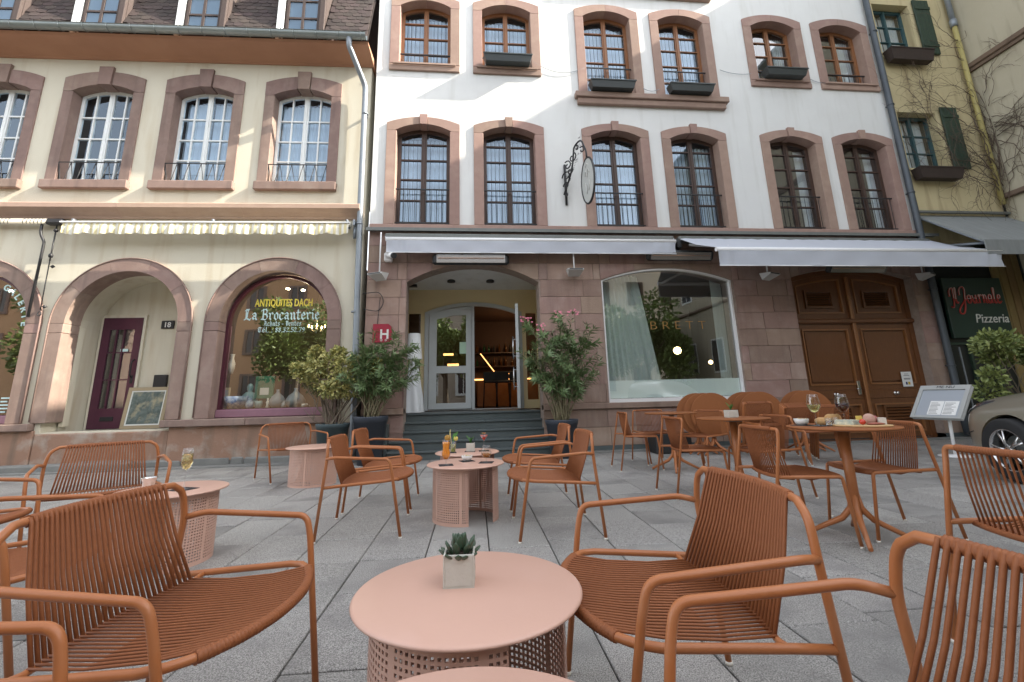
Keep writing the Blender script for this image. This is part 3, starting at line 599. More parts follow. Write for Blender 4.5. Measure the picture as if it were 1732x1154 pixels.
# broad-nib lettering
BL = {'i': [[(.1, .95), (.25, .8), (.25, .2), (.4, .05)], [(.2, 1.3), (.3, 1.4)]], 'n': [[(.1, .95), (.25, .8), (.25, .2), (.35, .05)], [(.25, .75), (.55, 1), (.7, .8), (.7, .2), (.85, .05)]],
 'r': [[(.1, .95), (.25, .8), (.25, .2), (.38, .05)], [(.25, .75), (.52, 1), (.66, .85)]], 'a': [[(.15, .85), (.4, 1), (.62, .8), (.62, .2), (.78, .05)], [(.62, .5), (.3, .6), (.15, .35), (.3, .1), (.62, .25)]],
 'o': [[(.4, 1), (.15, .75), (.15, .25), (.4, 0)], [(.4, 1), (.65, .75), (.65, .25), (.4, 0)]], 'c': [[(.65, .85), (.4, 1), (.15, .75), (.15, .25), (.4, 0), (.65, .15)]],
 'e': [[(.15, .5), (.62, .66), (.4, 1), (.15, .75), (.15, .25), (.4, 0), (.65, .18)]], 't': [[(.25, 1.35), (.25, .2), (.42, .02), (.58, .12)], [(.05, 1), (.55, 1)]],
 's': [[(.6, .85), (.35, 1), (.15, .75), (.6, .35), (.4, 0), (.1, .15)]], 'h': [[(.2, 1.5), (.2, .05)], [(.2, .75), (.5, 1), (.65, .75), (.6, .2), (.42, -.15)]], 'l': [[(.2, 1.5), (.2, .2), (.35, .02)]],
 'é': [[(.15, .5), (.62, .66), (.4, 1), (.15, .75), (.15, .25), (.4, 0), (.65, .18)], [(.35, 1.25), (.55, 1.5)]],
 'L': [[(.15, 1.35), (.3, 1.5), (.32, .25), (.12, .05)], [(.12, .1), (.5, .2), (.95, .0), (1.05, .2)], [(.5, 1.45), (.62, 1.3), (.52, 1.1), (.5, .4)], [(.3, 1.5), (.7, 1.5)]],
 'B': [[(.0, 1.3), (.25, 1.5), (.3, 1.3), (.3, .15)], [(.3, 1.45), (.65, 1.52), (.88, 1.25), (.8, .95), (.4, .8)], [(.4, .82), (.85, .72), (.98, .4), (.7, .02), (.05, .1)]],
 'A': [[(.05, .1), (.3, .3), (.45, 1.35), (.25, 1.5)], [(.45, 1.35), (.75, 1.2), (.75, .2), (.95, .05)], [(.25, .65), (.75, .65)]],
 'V': [[(.05, 1.3), (.25, 1.45), (.3, .3), (.5, .02), (.8, .35), (.8, 1.1), (.6, 1.45)], [(.5, 1.4), (.5, .2)]], 'T': [[(.05, 1.15), (.25, 1.45), (.95, 1.35)], [(.45, 1.3), (.2, .9), (.2, .35), (.5, .02), (.9, .25)], [(.6, 1.3), (.6, .3)]],
 '.': [[(.15, 0), (.25, .1)]], ':': [[(.15, 0), (.25, .1)], [(.15, .6), (.25, .7)]], '-': [[(.1, .5), (.5, .5)]],
 '8': [[(.4, 1.3), (.15, 1.05), (.62, .45), (.4, 0), (.15, .3), (.6, 1.0), (.4, 1.3)]], '3': [[(.1, 1.2), (.55, 1.25), (.55, .95), (.3, .7), (.65, .4), (.4, 0), (.1, .1)]], '2': [[(.1, 1.1), (.4, 1.3), (.6, 1.0), (.1, .1), (.65, .1)]],
 '5': [[(.6, 1.3), (.2, 1.3), (.18, .8), (.55, .75), (.62, .3), (.35, 0), (.1, .1)]], '7': [[(.1, 1.25), (.62, 1.3), (.25, 0)]], '9': [[(.6, .9), (.35, .6), (.12, .95), (.35, 1.3), (.6, 1.1), (.55, .4), (.25, 0)]]}
def nibtext(name, s, x0, x1, z, hgt, v, m, parent, nib=.16, ang=40):
    mb = MB(); x = 0; segs = []
    for ch in s:
        if ch == ' ': x += .55; continue
        gl_ = BL[ch]; wd = max(p[0] for st_ in gl_ for p in st_)
        for st_ in gl_:
            for p, q in zip(st_[:-1], st_[1:]): segs.append(((p[0]+x, p[1]), (q[0]+x, q[1])))
        x += wd+.17
    sc = hgt; sx = (x1-x0)/(x-.17); nx, nz = nib*math.cos(R(ang))/2, nib*math.sin(R(ang))/2
    for k, (p, q) in enumerate(segs):
        P_ = [(p[0]-nx, p[1]-nz), (p[0]+nx, p[1]+nz), (q[0]+nx, q[1]+nz), (q[0]-nx, q[1]-nz)]
        hull = [(x0+a*sx, v-.00008*k, z+b*sc) for a, b in P_]; mb.add(hull, [(0, 1, 2, 3)])
        for c_ in (p, q):
            w2 = .035; mb.add([(x0+(c_[0]+dx)*sx, v-.00008*k-.00003, z+(c_[1]+dz)*sc) for dx, dz in ((-nx-w2, -nz+w2), (nx-w2, nz+w2), (nx+w2, nz-w2), (-nx+w2, -nz-w2))], [(0, 1, 2, 3)])
    return mb.build(name, m, parent)
nibtext('window_lettering', 'La Brocanterie', -4.17, -2.80, 2.55, .135, .242, m_cyl, shopw, .22)
nibtext('window_lettering', 'Achats - Ventes', -3.80, -3.12, 2.435, .062, .242, m_cyl, shopw, .2)
nibtext('window_lettering', 'Tél. : 88.32.52.79', -3.90, -3.05, 2.315, .064, .242, m_cyl, shopw, .2)
# GALERIE along the arch
for k, ch in enumerate('GALERIE'):
    a = R(61-9.6*k); rd = .765
    t_ = text('window_lettering', ch, .155, 0, 0, 0, m_cyl, galw, ex=.0008, bold=.004); t_.location = (AR[0]+rd*math.cos(a), .092, ZC+rd*math.sin(a)); t_.rotation_euler = (0, math.pi/2-a, 0)
for k, s in enumerate(('ALEXANDER GALERIE', 'TABLEAUX ANCIENS', 'ACHAT - VENTE', 'SUR RENDEZ-VOUS', 'ENTREE LIBRE')):
    for q in range(3): MB().box(AR[0]+.36+.17*q, AR[0]+.36+.17*q+.13+.02*((k+q) % 3-1), .089, .09, 1.20-.058*k, 1.225-.058*k).build('print_line', m_cyl, galw)
for i, (x, hh, w_) in enumerate(((AR[0]+.45, .55, .03), (AR[0]+.53, .62, .02), (AR[0]+.6, .5, .02))):
    MB().box(x-w_, x+w_, .55, .6, .84, .84+hh, .004).build('easel_leg', mat('pine', (.4, .27, .12), .6), galw)
# porch of the arched doorway
pv = .85
MB().box(AR[1]-1.35, AR[1]+1.25, pv, pv+.05, .58, 4.0).build('porch_back_wall', m_cream, Lb)
pt = MB(); n = 20
sm = semi(AR[1]-.02, RI+.04, .60, n)[1:]+[(AR[1]-.02-RI-.04, .60)]
for p, q in zip(sm[:-1], sm[1:]): pt.add([(p[0], .30, p[1]), (q[0], .30, q[1]), (q[0], pv, q[1]), (p[0], pv, p[1])], [(0, 1, 2, 3)])
pt.build('porch_reveal', m_cream, Lb); MB().box(AR[1]-1.35, AR[1]+1.25, .28, pv, .56, .605).build('porch_floor', m_concrete, Lb)
DX0, DX1, DZ0, DZ1 = -7.07, -6.34, .62, 2.72
dframe = plate('door_frame', rect(DX0-.05, DX1+.05, DZ0-.01, DZ1+.06), [rect(DX0, DX1, DZ0, DZ1)], pv-.05, pv, m_cream, Lb)
gx = [DX0+.13, DX0+.27, DX0+.41, DX1-.12]; gz = [.98, 1.52, 2.04, 2.50]
ph = []
for i in range(3):
    for j in range(3): ph.append(rect(gx[i]+.012, gx[i+1]-.012, gz[j]+.012, gz[j+1]-.012))
pd = plate('purple_door', rect(DX0, DX1, DZ0, DZ1), ph, pv-.06, pv-.02, m_purple, Lb)
for p in ph: MB().add([(x, pv-.035, z) for x, z in p], [(0, 1, 2, 3)]).build('pane', m_shop, pd)
MB().box(gx[0], gx[-1], pv-.022, pv-.02, gz[0], gz[-1]).build('dark_backing', m_room, pd)
MB().box(DX0+.22, DX0+.46, pv-.075, pv-.058, .76, .84, .006).build('letter_slot', m_iron, pd)
MB().tube(fillet([(DX1-.06, pv-.06, 1.55), (DX1-.06, pv-.12, 1.6), (DX1-.06, pv-.12, 1.85), (DX1-.06, pv-.06, 1.9)], .03), .013, 8).box(DX1-.085, DX1-.035, pv-.07, pv-.058, 1.45, 1.6, .005).build('door_handle', m_iron, pd)
MB().box(DX0+.38, DX0+.52, pv-.05, pv-.046, 2.06, 2.11).build('sticker', m_cyl, pd)
o = MB().box(-6.02, -5.78, pv-.03, pv, 2.5, 2.66, .008).build('number_plaque', m_iron, Lb)
text('number', '18', .14, -5.90, pv-.033, 2.53, mat('plaque_white', (.7, .7, .68), .6), o, ex=.001, bold=.003)
MB().box(-6.0, -5.76, pv-.06, pv, 1.36, 1.6, .01).build('letter_box', m_iron, Lb)
# leaning framed picture
pf = thing('framed_picture', 'large framed grey-green seascape leaning in the arched doorway beside the purple door', 'picture', (-5.98, 9.42, .61), LA)
pf.rotation_euler = (R(-8), 0, LA)
f_ = plate('picture_frame', rect(-.37, .37, 0, .76), [rect(-.31, .31, .06, .70)], -.03, 0, mat('gilt_frame', (.36, .29, .18), .6), pf)
MB().box(-.31, .31, -.012, -.008, .06, .70).build('picture', mat('painted_sea', (.17, .21, .19), .6, (.05, .075, .07), 9, .35, c3=(.45, .40, .25), s3=5), pf)
plate('mount', rect(-.31, .31, .06, .70), [rect(-.285, .285, .085, .675)], -.018, -.013, mat('mount_white', (.7, .72, .68), .8), pf)
# upper windows
for i, x in enumerate(LW):
    surround(Lb, x-.76, x+.76, x-.565, x+.565, 5.235, 7.47, 7.62, 7.19, 7.33, m_stone2, keyw=.27, keyup=.10, proj=.03, depth=.2)
    window(Lb, x-.565, x+.565, 5.26, 7.19, 7.33, .20, m_whitefr, m_gblue, 2, 4, curtain=i > 2,  rowz=[5.36, 5.80, 6.25, 6.72], fw_=.055, mull=.10, mun=.028)
    a, b = x-.76-.02, x+.76+.02
    MB().box(a, b, -.10, .2, 5.06, 5.232, .012).build('sill', m_stone2, Lb)
    w = MB(); w.tube([(x-.56, -.02, 5.62), (x+.56, -.02, 5.62)], .011, 6); w.tube([(x-.56, -.02, 5.62), (x-.56, .05, 5.24)], .009, 6).tube([(x+.56, -.02, 5.62), (x+.56, .05, 5.24)], .009, 6)
    for k in range(5):
        xa = x-.56+k*.224; w.tube(fillet([(xa, -.02, 5.62), (xa+.075, -.02, 5.26), (xa+.11, -.02, 5.62) if 0 else (xa+.15, -.02, 5.26), (xa+.224, -.02, 5.62)], .05), .007, 5)
    w.build('railing', m_iron, Lb)
# string cornice between floors
def profile_run(name, prof, u0, u1, m, parent, pieces=1):
    step = (u1-u0)/pieces
    for k in range(pieces):
        a = u0+k*step+(.003 if k else 0); b = u0+(k+1)*step
        mb = MB(); n = len(prof); vs = [(a, v, z) for v, z in prof]+[(b, v, z) for v, z in prof]
        mb.add(vs, [tuple(range(n)), tuple(range(2*n-1, n-1, -1))]+[(i, n+i, n+(i+1) % n, (i+1) % n) for i in range(n)]); mb.build(name, m, parent)
profile_run('cornice', [(.1, 4.46), (-.03, 4.46), (-.05, 4.50), (-.12, 4.56), (-.22, 4.62), (-.22, 4.70), (-.20, 4.72), (.1, 4.79)], LU0, -2.03, mat('sunlit_pale_sandstone', (.42, .30, .23), .85, (.34, .235, .18), 6, .7, .3, 80, rnd=.1), Lb, 5)  # pale stone, its sunlit brightness put into the base colour
profile_run('eaves_soffit', [(.3, 7.9), (-.03, 7.9), (-.05, 7.93), (-.10, 7.95), (-.30, 7.99), (-.52, 8.02), (-.56, 8.06), (.3, 8.10)], LU0, -1.93, m_orange, Lb, 1)
gu = MB(); prof = [(-.64-.085*math.cos(math.pi*k/10), 8.13-.085*math.sin(math.pi*k/10)) for k in range(11)]; prof = [(-.74, 8.14), (-.725, 8.15)]+prof+[(-.55, 8.2)]
vs = []
for u in (LU0, -1.95): vs += [(u, v, z) for v, z in prof]
n = len(prof); gu.add(vs, [(i, i+1, n+i+1, n+i) for i in range(n-1)], True); gu.build('gutter', m_zinc, Lb)
for k in range(26):
    u = -12.8+k*.43; MB().tube([(u, v*1., z-.004) for v, z in prof], .011, 4).build('gutter_bracket', m_zinc, Lb)
# downpipe with swan neck at the joint of the two houses
MB().tube(fillet([(-2.28, -.64, 8.06), (-2.28, -.62, 7.9), (-2.05, -.13, 7.35), (-2.05, -.12, 7.1), (-2.03, -.12, 4.3), (-1.96, -.12, .3), (-1.96, -.13, .05)], .22, 6), .055, 14).build('downpipe', m_zincp, Lb)
for z in (6.7, 4.32, 2.6, 1.2): MB().tube([(-2.035, -.12, z), (-2.035, -.12, z+.03)], .066, 14).box(-2.06, -2.0, -.12, 0, z, z+.03).build('pipe_clip', m_zincp, Lb)
# mansard roof with dormers, beaver-tail tiles as pieces
sl = R(72); cs, sn = math.cos(sl), math.sin(sl); RP = lambda s: (-.50+s*cs, 8.16+s*sn)
rf = MB(); a0, a1 = RP(0), RP(3.2); rf.add([(LU0, a0[0]+.02, a0[1]), (-1.95, a0[0]+.02, a0[1]), (-1.95, a1[0]+.02, a1[1]), (LU0, a1[0]+.02, a1[1])], [(0, 1, 2, 3)]).box(LU0, -1.95, .4, 8, 8.0, 11.1)
roof = rf.build('roof', m_tile, Lb)
tm = MB(); tw, th = .185, .26
prof = [(0, th), (0, .04), (.02, .012), (tw/2, 0), (tw-.02, .012), (tw, .04), (tw, th)]
vs = [(x-tw/2, -.022, z) for x, z in prof]+[(x-tw/2, .0, z) for x, z in prof]; n = len(prof)
tm.add(vs, [tuple(range(n)), tuple(range(2*n-1, n-1, -1))]+[(i, n+i, n+(i+1) % n, (i+1) % n) for i in range(n)]); to = tm.build('roof_tile', m_tile); TMe = to.data; bpy.data.objects.remove(to)
tl = []
for rj in range(20):
    for k in range(59):
        u = -12.9+k*.19+(.095 if rj % 2 else 0)
        if u > -1.98 or any(abs(u-d) < .5+.0 for d in LW): continue
        tl.append((rj, u))
near = sorted(tl, key=lambda t: t[0]*.35+abs(min(0, t[1]+9.8))*10)[:300]; ns = set(near)
for rj, u in near:
    v, z = RP(.02+rj*.125); link('roof_tile', TMe, Lb, (u, v-.016-rq.uniform(0, .004), z), (-(math.pi/2-sl)-R(3)+rq.uniform(-.02, .02), 0, rq.uniform(-.02, .02)))
rest = MB()
for rj, u in tl:
    if (rj, u) in ns: continue
    v, z = RP(.02+rj*.125); rest.add([(a+u, v-.02+c_*cs, z+c_*sn) for a, b, c_ in [(p[0]-tw/2, 0, p[1]) for p in prof]], [tuple(range(n))])
stuff(rest.build('upper_roof_tiles', m_tile, Lb))
m_dorm = mat('weathered_dormer_wood', (.05, .03, .028), .8, (.085, .065, .055), 12, .8, stretch=(6, 6, 1))
for d in LW:
    dm = MB().box(d-.47, d+.47, -.40, .6, 8.14, 9.9).build('dormer', m_dorm, roof)
    MB().box(d-.47, d-.40, -.47, -.40, 8.16, 9.9, .01).box(d-.385, d-.345, -.45, -.40, 8.2, 9.9, .006).build('dormer_jamb', m_whitefr, roof)
    MB().box(d+.36, d+.47, -.47, -.40, 8.16, 9.9, .01).build('dormer_post', m_dorm, roof)
    plate('dormer_sash', rect(d-.30, d+.36, 8.2, 9.8), [rect(d-.25, d-.0, 8.28+k*.42, 8.66+k*.42) for k in range(3)]+[rect(d+.05, d+.31, 8.28+k*.42, 8.66+k*.42) for k in range(3)], -.435, -.405, m_dorm, roof)
    for a, b in ((d-.25, d), (d+.05, d+.31)): MB().add([(a, -.42, 8.28), (b, -.42, 8.28), (b, -.42, 9.6), (a, -.42, 9.6)], [(0, 1, 2, 3)]).build('pane', m_gblue, roof)
    MB().add([(d-.3, -.402, 8.2), (d+.36, -.402, 8.2), (d+.36, -.402, 9.8), (d-.3, -.402, 9.8)], [(0, 1, 2, 3)]).build('blind', mat('blue_grey_blind', (.12, .16, .19), .9), roof)
    MB().box(d+.47, d+.53, -.46, .3, 8.16, 8.22).add([(d+.47, -.46, 8.2), (d+.53, -.46, 8.2), (d+.95, .12, 10.0), (d+.89, .12, 10.0), (d+.47, -.38, 8.2), (d+.53, -.38, 8.2), (d+.95, .2, 10.0), (d+.89, .2, 10.0)], [(0, 1, 2, 3), (7, 6, 5, 4), (0, 4, 5, 1), (1, 5, 6, 2), (2, 6, 7, 3), (3, 7, 4, 0)]).build('dormer_flashing', m_zinc, roof)
# striped awning (retracted) and gallery blind hardware
sa = thing('striped_awning', 'retracted yellow and white striped awning over the antique shop arches', 'awning', (0, 8.6, 0), LA)
m_str = mat('striped_canvas', (.74, .70, .58), .9)
ntt = m_str.node_tree; bs = ntt.nodes['Principled BSDF']; wv = ntt.nodes.new('ShaderNodeTexWave'); wv.inputs['Scale'].default_value = 3.3; wv.bands_direction = 'X'; cr = ntt.nodes.new('ShaderNodeValToRGB'); cr.color_ramp.interpolation = 'CONSTANT'; cr.color_ramp.elements[1].position = .5; cr.color_ramp.elements[0].color = (.74, .72, .64, 1); cr.color_ramp.elements[1].color = (.66, .58, .34, 1); tcn = ntt.nodes.new('ShaderNodeTexCoord'); ntt.links.new(tcn.outputs['Object'], wv.inputs[0]); ntt.links.new(wv.outputs[0], cr.inputs[0]); ntt.links.new(cr.outputs[0], bs.inputs['Base Color'])
vl = MB(); n = 240; vs = []
for i in range(n+1):
    u = -7.20+5.02*i/n; sc_ = abs(math.sin(i*math.pi/20)); w1 = .012*math.sin(i*.9)+.014*math.sin(i*.33)
    vs += [(u, -.30, 4.285), (u, -.325+w1*.8, 4.19), (u, -.32+w1*1.6, 4.085-.035*sc_)]
vl.add(vs, [(3*i+j, 3*i+3+j, 3*i+4+j, 3*i+1+j) for i in range(n) for j in range(2)], True); vl.build('valance', m_str, sa)
MB().tube([(-7.2, -.15, 4.31), (-2.18, -.15, 4.31)], .045, 10).build('roller', m_str, sa)
MB().box(-7.25, -2.16, -.33, -.28, 4.275, 4.30, .004).build('front_bar', m_bar, sa)
for u in (-7.15, -4.7, -2.25, -2.12): MB().box(u-.02, u+.02, -.2, 0, 4.28, 4.40, .006).build('bracket', m_zincp, sa)
MB().tube([(-2.12, -.1, 4.3), (-2.12, -.1, 4.05)], .03, 8).build('arm_joint', m_zincp, sa)
gb = thing('gallery_awning_gear', 'rolled blind with black iron crank rods on the cream wall above the gallery arch', 'awning gear', (0, 8.6, 0), LA)
rl = MB(); rl.tube([(-12, -.12, 4.37), (-7.62, -.12, 4.37)], .055, 12); rl.build('rolled_blind', mat('plain_canvas', (.55, .52, .44), .9), gb)
cs_ = MB()
for k in range(70):
    if k % 9 == 0: cs_ = MB()
    if k % 9 < 6: cs_.tube([(-12+.063*k+.057*math.cos(t*.6)*0+.012*t, -.12-.057*math.cos(-1.2+t*.6), 4.37+.057*math.sin(-1.2+t*.6)) for t in range(6)], .005, 4)
    if k % 9 == 5: stuff(cs_.build('cord_binding', m_iron, gb))
MB().box(-7.66, -7.34, -.17, -.03, 4.31, 4.42, .03).tube(fillet([(-7.72, -.12, 4.36), (-7.72, -.12, 4.14), (-7.64, -.1, 3.98), (-7.64, -.1, 3.9), (-7.66, -.09, 2.6)], .08), .022, 8).build('arm', m_iron, gb)
MB().tube([(-7.48, -.1, 4.3), (-7.48, -.1, 3.85), (-7.48, -.1, 3.62)], .012, 6).lathe([(0, .04), (.03, .02), (.035, 0), (.03, -.02), (0, -.04)], 10, (-7.48, -.1, 4.2)).lathe([(0, .05), (.03, .03), (.035, 0), (.03, -.03), (0, -.05)], 10, (-7.48, -.1, 3.72)).lathe([(0, .035), (.04, 0), (0, -.035)], 10, (-7.43, -.08, 3.52)).tube([(-7.48, -.1, 3.62), (-7.47, -.1, 2.72)], .009, 6).lathe([(0, .035), (.04, 0), (0, -.035)], 10, (-7.43, -.08, 2.78)).tube([(-7.475+.03*math.cos(a*.7), -.1, 2.65+.04*math.sin(a*.7)) for a in range(9)], .008, 5, True).build('crank', m_iron, gb)
# ================================================================ CORNER HOUSE and WING
K = thing('corner_house', 'narrow ochre house with green shutters between the hotel and the grey wing', 'building', (0, 8.66, 0))
KW = [(10.14, 11.14, 5.90, 7.36), (10.14, 11.14, 8.98, 10.42)]
plate('wall', rect(9.93, 12.32, 4.1, 13.0), [rect(*w) for w in KW], 0, .32, m_yellow, K)
for x0, x1, z0, z1 in KW:
    window(K, x0+.0, x1-.0, z0, z1-.0, z1, .20, m_greenfr, m_glass, 1, 3, fw_=.06, mull=.07, mun=.022, rowz=[z0+.08, z0+.5, z0+.95])
    sh = MB().box(x1+.10, x1+.52, -.06, -.02, z0, z1+.14, .006); s_ = sh.build('shutter', m_green, K)
    for k in range(4): MB().box(x1+.105+k*.104, x1+.105+k*.104+.098, -.07, -.061, z0+.01, z1+.13, .004).build('shutter_board', m_green, s_)
    MB().box(x1+.10, x1+.52, -.085, -.071, z0+.2, z0+.28).build('shutter_batten', m_green, s_); MB().box(x1+.10, x1+.52, -.085, -.071, z1-.15, z1-.07).build('shutter_batten', m_green, s_)
    MB().box(x0-.06, x1+.06, -.03, .2, z0-.05, z0-.002, .006).build('sill', m_yellow, K)
MB().tube([(12.16, -.12, 13), (12.16, -.12, 9.9)], .06, 10).tube([(12.16, -.12, 9.95), (12.16, -.12, 9.75)], .075, 10).build('rain_hopper', m_zincp, K)
MB().tube([(12.16, -.12, 9.8), (12.14, -.12, 5.0)], .05, 10).build('ochre_downpipe', mat('ochre_pipe', (.46, .40, .15), .7, (.36, .30, .12), 6, .7), K)
MB().box(9.93, 12.34, .051, .3, -.01, 4.2).box(12.28, 12.36, -.02, .32, 0, 13).build('shopfront_wall', mat('shopfront_black', (.012, .016, .014), .4), K)
MB().box(9.95, 12.3, -.04, .05, 4.62, 4.74, .01).box(9.95, 12.3, -.10, -.04, 4.78, 4.83).build('eaves_board', m_flash, K)
aw = MB().add([(9.97, -.03, 4.72), (12.3, -.03, 4.72), (12.3, -1.26, 3.72), (9.87, -1.26, 3.72), (9.97, -.03, 4.69), (12.3, -.03, 4.69), (12.3, -1.26, 3.69), (9.87, -1.26, 3.69)], [(0, 1, 2, 3), (7, 6, 5, 4), (0, 4, 5, 1), (1, 5, 6, 2), (2, 6, 7, 3), (3, 7, 4, 0)])
aw.box(9.87, 12.3, -1.28, -1.262, 3.44, 3.73).build('grey_canopy', mat('weathered_canopy', (.27, .29, .29), .7, (.17, .18, .18), 3, .8, .2, 60, stretch=(4, .6, 1)), K)
MB().tube([(10.1, -1.2, 3.7), (10.15, 0, 4.0)], .03, 6).tube([(9.97, -.05, 4.68), (9.9, -1.24, 3.7)], .02, 6).build('canopy_arm', m_zincp, K)
for k, x in enumerate((11.56, 11.74, 11.93, 12.12)): MB().box(x, x+.165, .0, .05, .1, 4.0, .008).build('vertical_plank', mat('ochre_plank', (.27, .19, .07), .8, (.17, .115, .045), 9, .8, rnd=.12, stretch=(7, 7, .8)), K)
MB().box(10.0, 10.06, .0, .05, .1, 1.9).box(10.55, 10.6, .0, .05, .1, 1.9).box(11.1, 11.16, .0, .05, .1, 1.9).box(10.0, 11.5, 0, .05, 1.85, 1.9).build('shopfront_frame', m_green, K)
MB().box(10.03, 10.09, -.015, .0, .3, 1.75).box(10.28, 10.31, -.015, .0, .2, 1.8).build('frame_edge', m_zincp, K)
sg = thing('pizzeria_sign', 'dark green pizzeria sign board with red script and white lettering', 'sign', (0, 8.60, 0))
MB().box(10.14, 11.56, -.04, .03, 1.98, 3.28, .01).build('board', mat('sign_green', (.012, .035, .024), .45), sg)
m_redl = mat('sign_red', (.42, .045, .035), .4); m_whl = mat('sign_white', (.66, .66, .62), .4)
def cr_(pts, n=6):
    P_ = [Vector((p[0], 0, p[1])) for p in pts]; P_ = [P_[0]]+P_+[P_[-1]]; out = []
    for i in range(1, len(P_)-2):
        a, b, c_, d = P_[i-1:i+3]
        for k in range(n):
            t = k/n; out.append(.5*((2*b)+(-a+c_)*t+(2*a-5*b+4*c_-d)*t*t+(-a+3*b-3*c_+d)*t**3))
    out.append(P_[-2]); return out
SC = {'I': [[(-.1, .75), (-.05, 1.3), (.25, 1.65), (.55, 1.6), (.5, .9), (.42, .1), (.2, -.45), (-.15, -.4)]], 'l': [[(.05, .3), (.3, 1.3), (.3, 1.7), (.15, 1.5), (.15, .3), (.3, .0), (.45, .15)]],
 'J': [[(.0, .9), (.1, 1.5), (.55, 1.85), (.95, 1.6), (.75, .6), (.5, -.5), (.1, -1.15), (-.45, -1.1), (-.35, -.6), (.5, .15), (.95, .45)]],
 'o': [[(.4, .9), (.1, .7), (.1, .2), (.35, .0), (.6, .25), (.58, .7), (.4, .9), (.75, .75)]], 'u': [[(.05, .85), (.12, .2), (.3, .0), (.55, .25), (.6, .9), (.62, .2), (.8, .02)]],
 'r': [[(.05, .7), (.2, .9), (.2, 0), (.22, .6), (.45, .92), (.6, .8)]], 'n': [[(.05, .8), (.18, .9), (.18, 0), (.22, .6), (.42, .92), (.58, .7), (.58, .15), (.75, .02)]],
 'a': [[(.6, .8), (.35, .95), (.08, .6), (.15, .1), (.4, .05), (.6, .45), (.6, .9), (.6, .2), (.8, .02)]], 'e': [[(.1, .45), (.5, .6), (.45, .9), (.2, .85), (.08, .4), (.3, .0), (.65, .2)]]}
sw = MB(); hl = MB(); x = 10.25
for ch in 'Il Journale':
    if ch == ' ': x += .04; continue
    s_ = .168
    for st_ in SC[ch]:
        pts = cr_(st_); rp = [(x+p.x*s_*.88, -.052, 2.72+p.z*s_*1.15) for p in pts]; sw.tube(rp, .016, 6)
        hl.tube([(p[0]-.006, p[1]-.012, p[2]+.007) for p in rp if p[2] > 2.80] if sum(1 for p in rp if p[2] > 2.80) > 2 else rp[:3], .005, 4)
    x += (max(p[0] for st_ in SC[ch] for p in st_)+.12)*s_*.88
sw.build('script_lettering', m_redl, sg); hl.build('lettering_highlight', m_whl, sg)  # thin white strokes drawn as a highlight on the red script
text('lettering', 'Pizzeria', .27, 11.12, -.045, 2.30, m_whl, sg, w=.78, ex=.004, shear=.15)
Wg = thing('wing_building', 'tall grey-ochre wing closing the square on the right', 'building', (12.32, 0, 0))
wn = [(1.2+2.6*k, z0, z0+1.5) for k in range(-3, 3) for z0 in (2.0, 5.9, 9.4)]
wb = MB().box(0, 9, -8.5, 8.64, 0, 13.85).build('wall', m_wing, Wg)
MB().box(-.10, 0, -8.5, 8.60, 8.55, 8.68, .02).box(-.06, 0, -8.5, 8.60, 8.47, 8.55).build('ledge', mat('brown_ledge', (.19, .13, .09), .85, (.12, .085, .06), 5, .7), Wg)
MB().box(-.10, 0, -8.5, 8.60, 5.15, 5.27, .02).build('ledge', MATS['brown_ledge'], Wg)
MB().box(-.4, 9, -8.7, 8.64, 13.85, 14.0, .02).build('roof_edge', m_zinc, Wg)
for y, z0, z1 in wn:
    w = MB().box(-.03, .0, y-.55, y+.55, z0-.08, z1+.08).build('window', m_whitefr, Wg)
    MB().box(-.036, -.031, y-.48, y-.03, z0, z1).box(-.036, -.031, y+.03, y+.48, z0, z1).build('pane', mat('dark_pane', (.04, .05, .06), .08), w)
# vines
vn = thing('climbing_vine', 'bare brown climbing vine on the corner downpipe and ochre wall', 'vine', (12.1, 8.5, 0))
rv = random.Random(21)
def walk(p, d, L, r_, step, mb, plane, depth=0):
    pts = [p.copy()]; n_ = int(L/step)
    for i in range(n_):
        d = (d+Vector((rv.uniform(-.45, .45), rv.uniform(-.1, .1), rv.uniform(-.45, .45)))).normalized(); p = p+d*step; plane(p); pts.append(p.copy())
        if depth < 2 and rv.random() < (.22 if depth == 0 else .16): walk(p.copy(), (d+Vector((rv.uniform(-1.4, 1.4), 0, rv.uniform(-1.2, 1)))).normalized(), L*rv.uniform(.25, .5), r_*.6, step*.8, mb, plane, depth+1)
    if len(pts) > 2: mb.tube(pts, [r_*(1-.75*i/(len(pts)-1)) for i in range(len(pts))], 4)
def onwall(p): p.x = min(p.x, .16); p.y = min(max(p.y, -.08), .12); return p
vm = MB()
for k in range(13): walk(Vector((rv.uniform(-.05, .12), 0, rv.uniform(4.9, 6.5))), Vector((rv.uniform(-.4, .2), 0, 1)), rv.uniform(2, 4), .011, .09, vm, onwall)
for k in range(18): walk(Vector((.0, 0, rv.uniform(5.0, 10))), Vector((-1, 0, rv.uniform(-.3, .4))), rv.uniform(.8, 1.8), .007, .07, vm, onwall)
vm.build('stem', m_twig, vn)
vm = MB()
def onwing(p): p.x = .17; return p
def walkw(y, z, dy, dz, L, r_):
    p = Vector((.17, y, z)); pts = []; 
    for i in range(int(L/.07)):
        dy += rv.uniform(-.4, .4); dz += rv.uniform(-.4, .4); q = math.hypot(dy, dz); dy /= q; dz /= q; p = p+Vector((rv.uniform(-.02, .02), dy*.07, dz*.07)); p.y = min(p.y, .02); p.x = min(max(p.x, .08), .19); pts.append(p.copy())
        if rv.random() < .2 and L > .5: walkw(p.y, p.z, dy+rv.uniform(-1, 1), dz+rv.uniform(-1, 1), L*.45, r_*.6)
    if len(pts) > 2: vm.tube(pts, [r_*(1-.7*i/(len(pts)-1)) for i in range(len(pts))], 4)
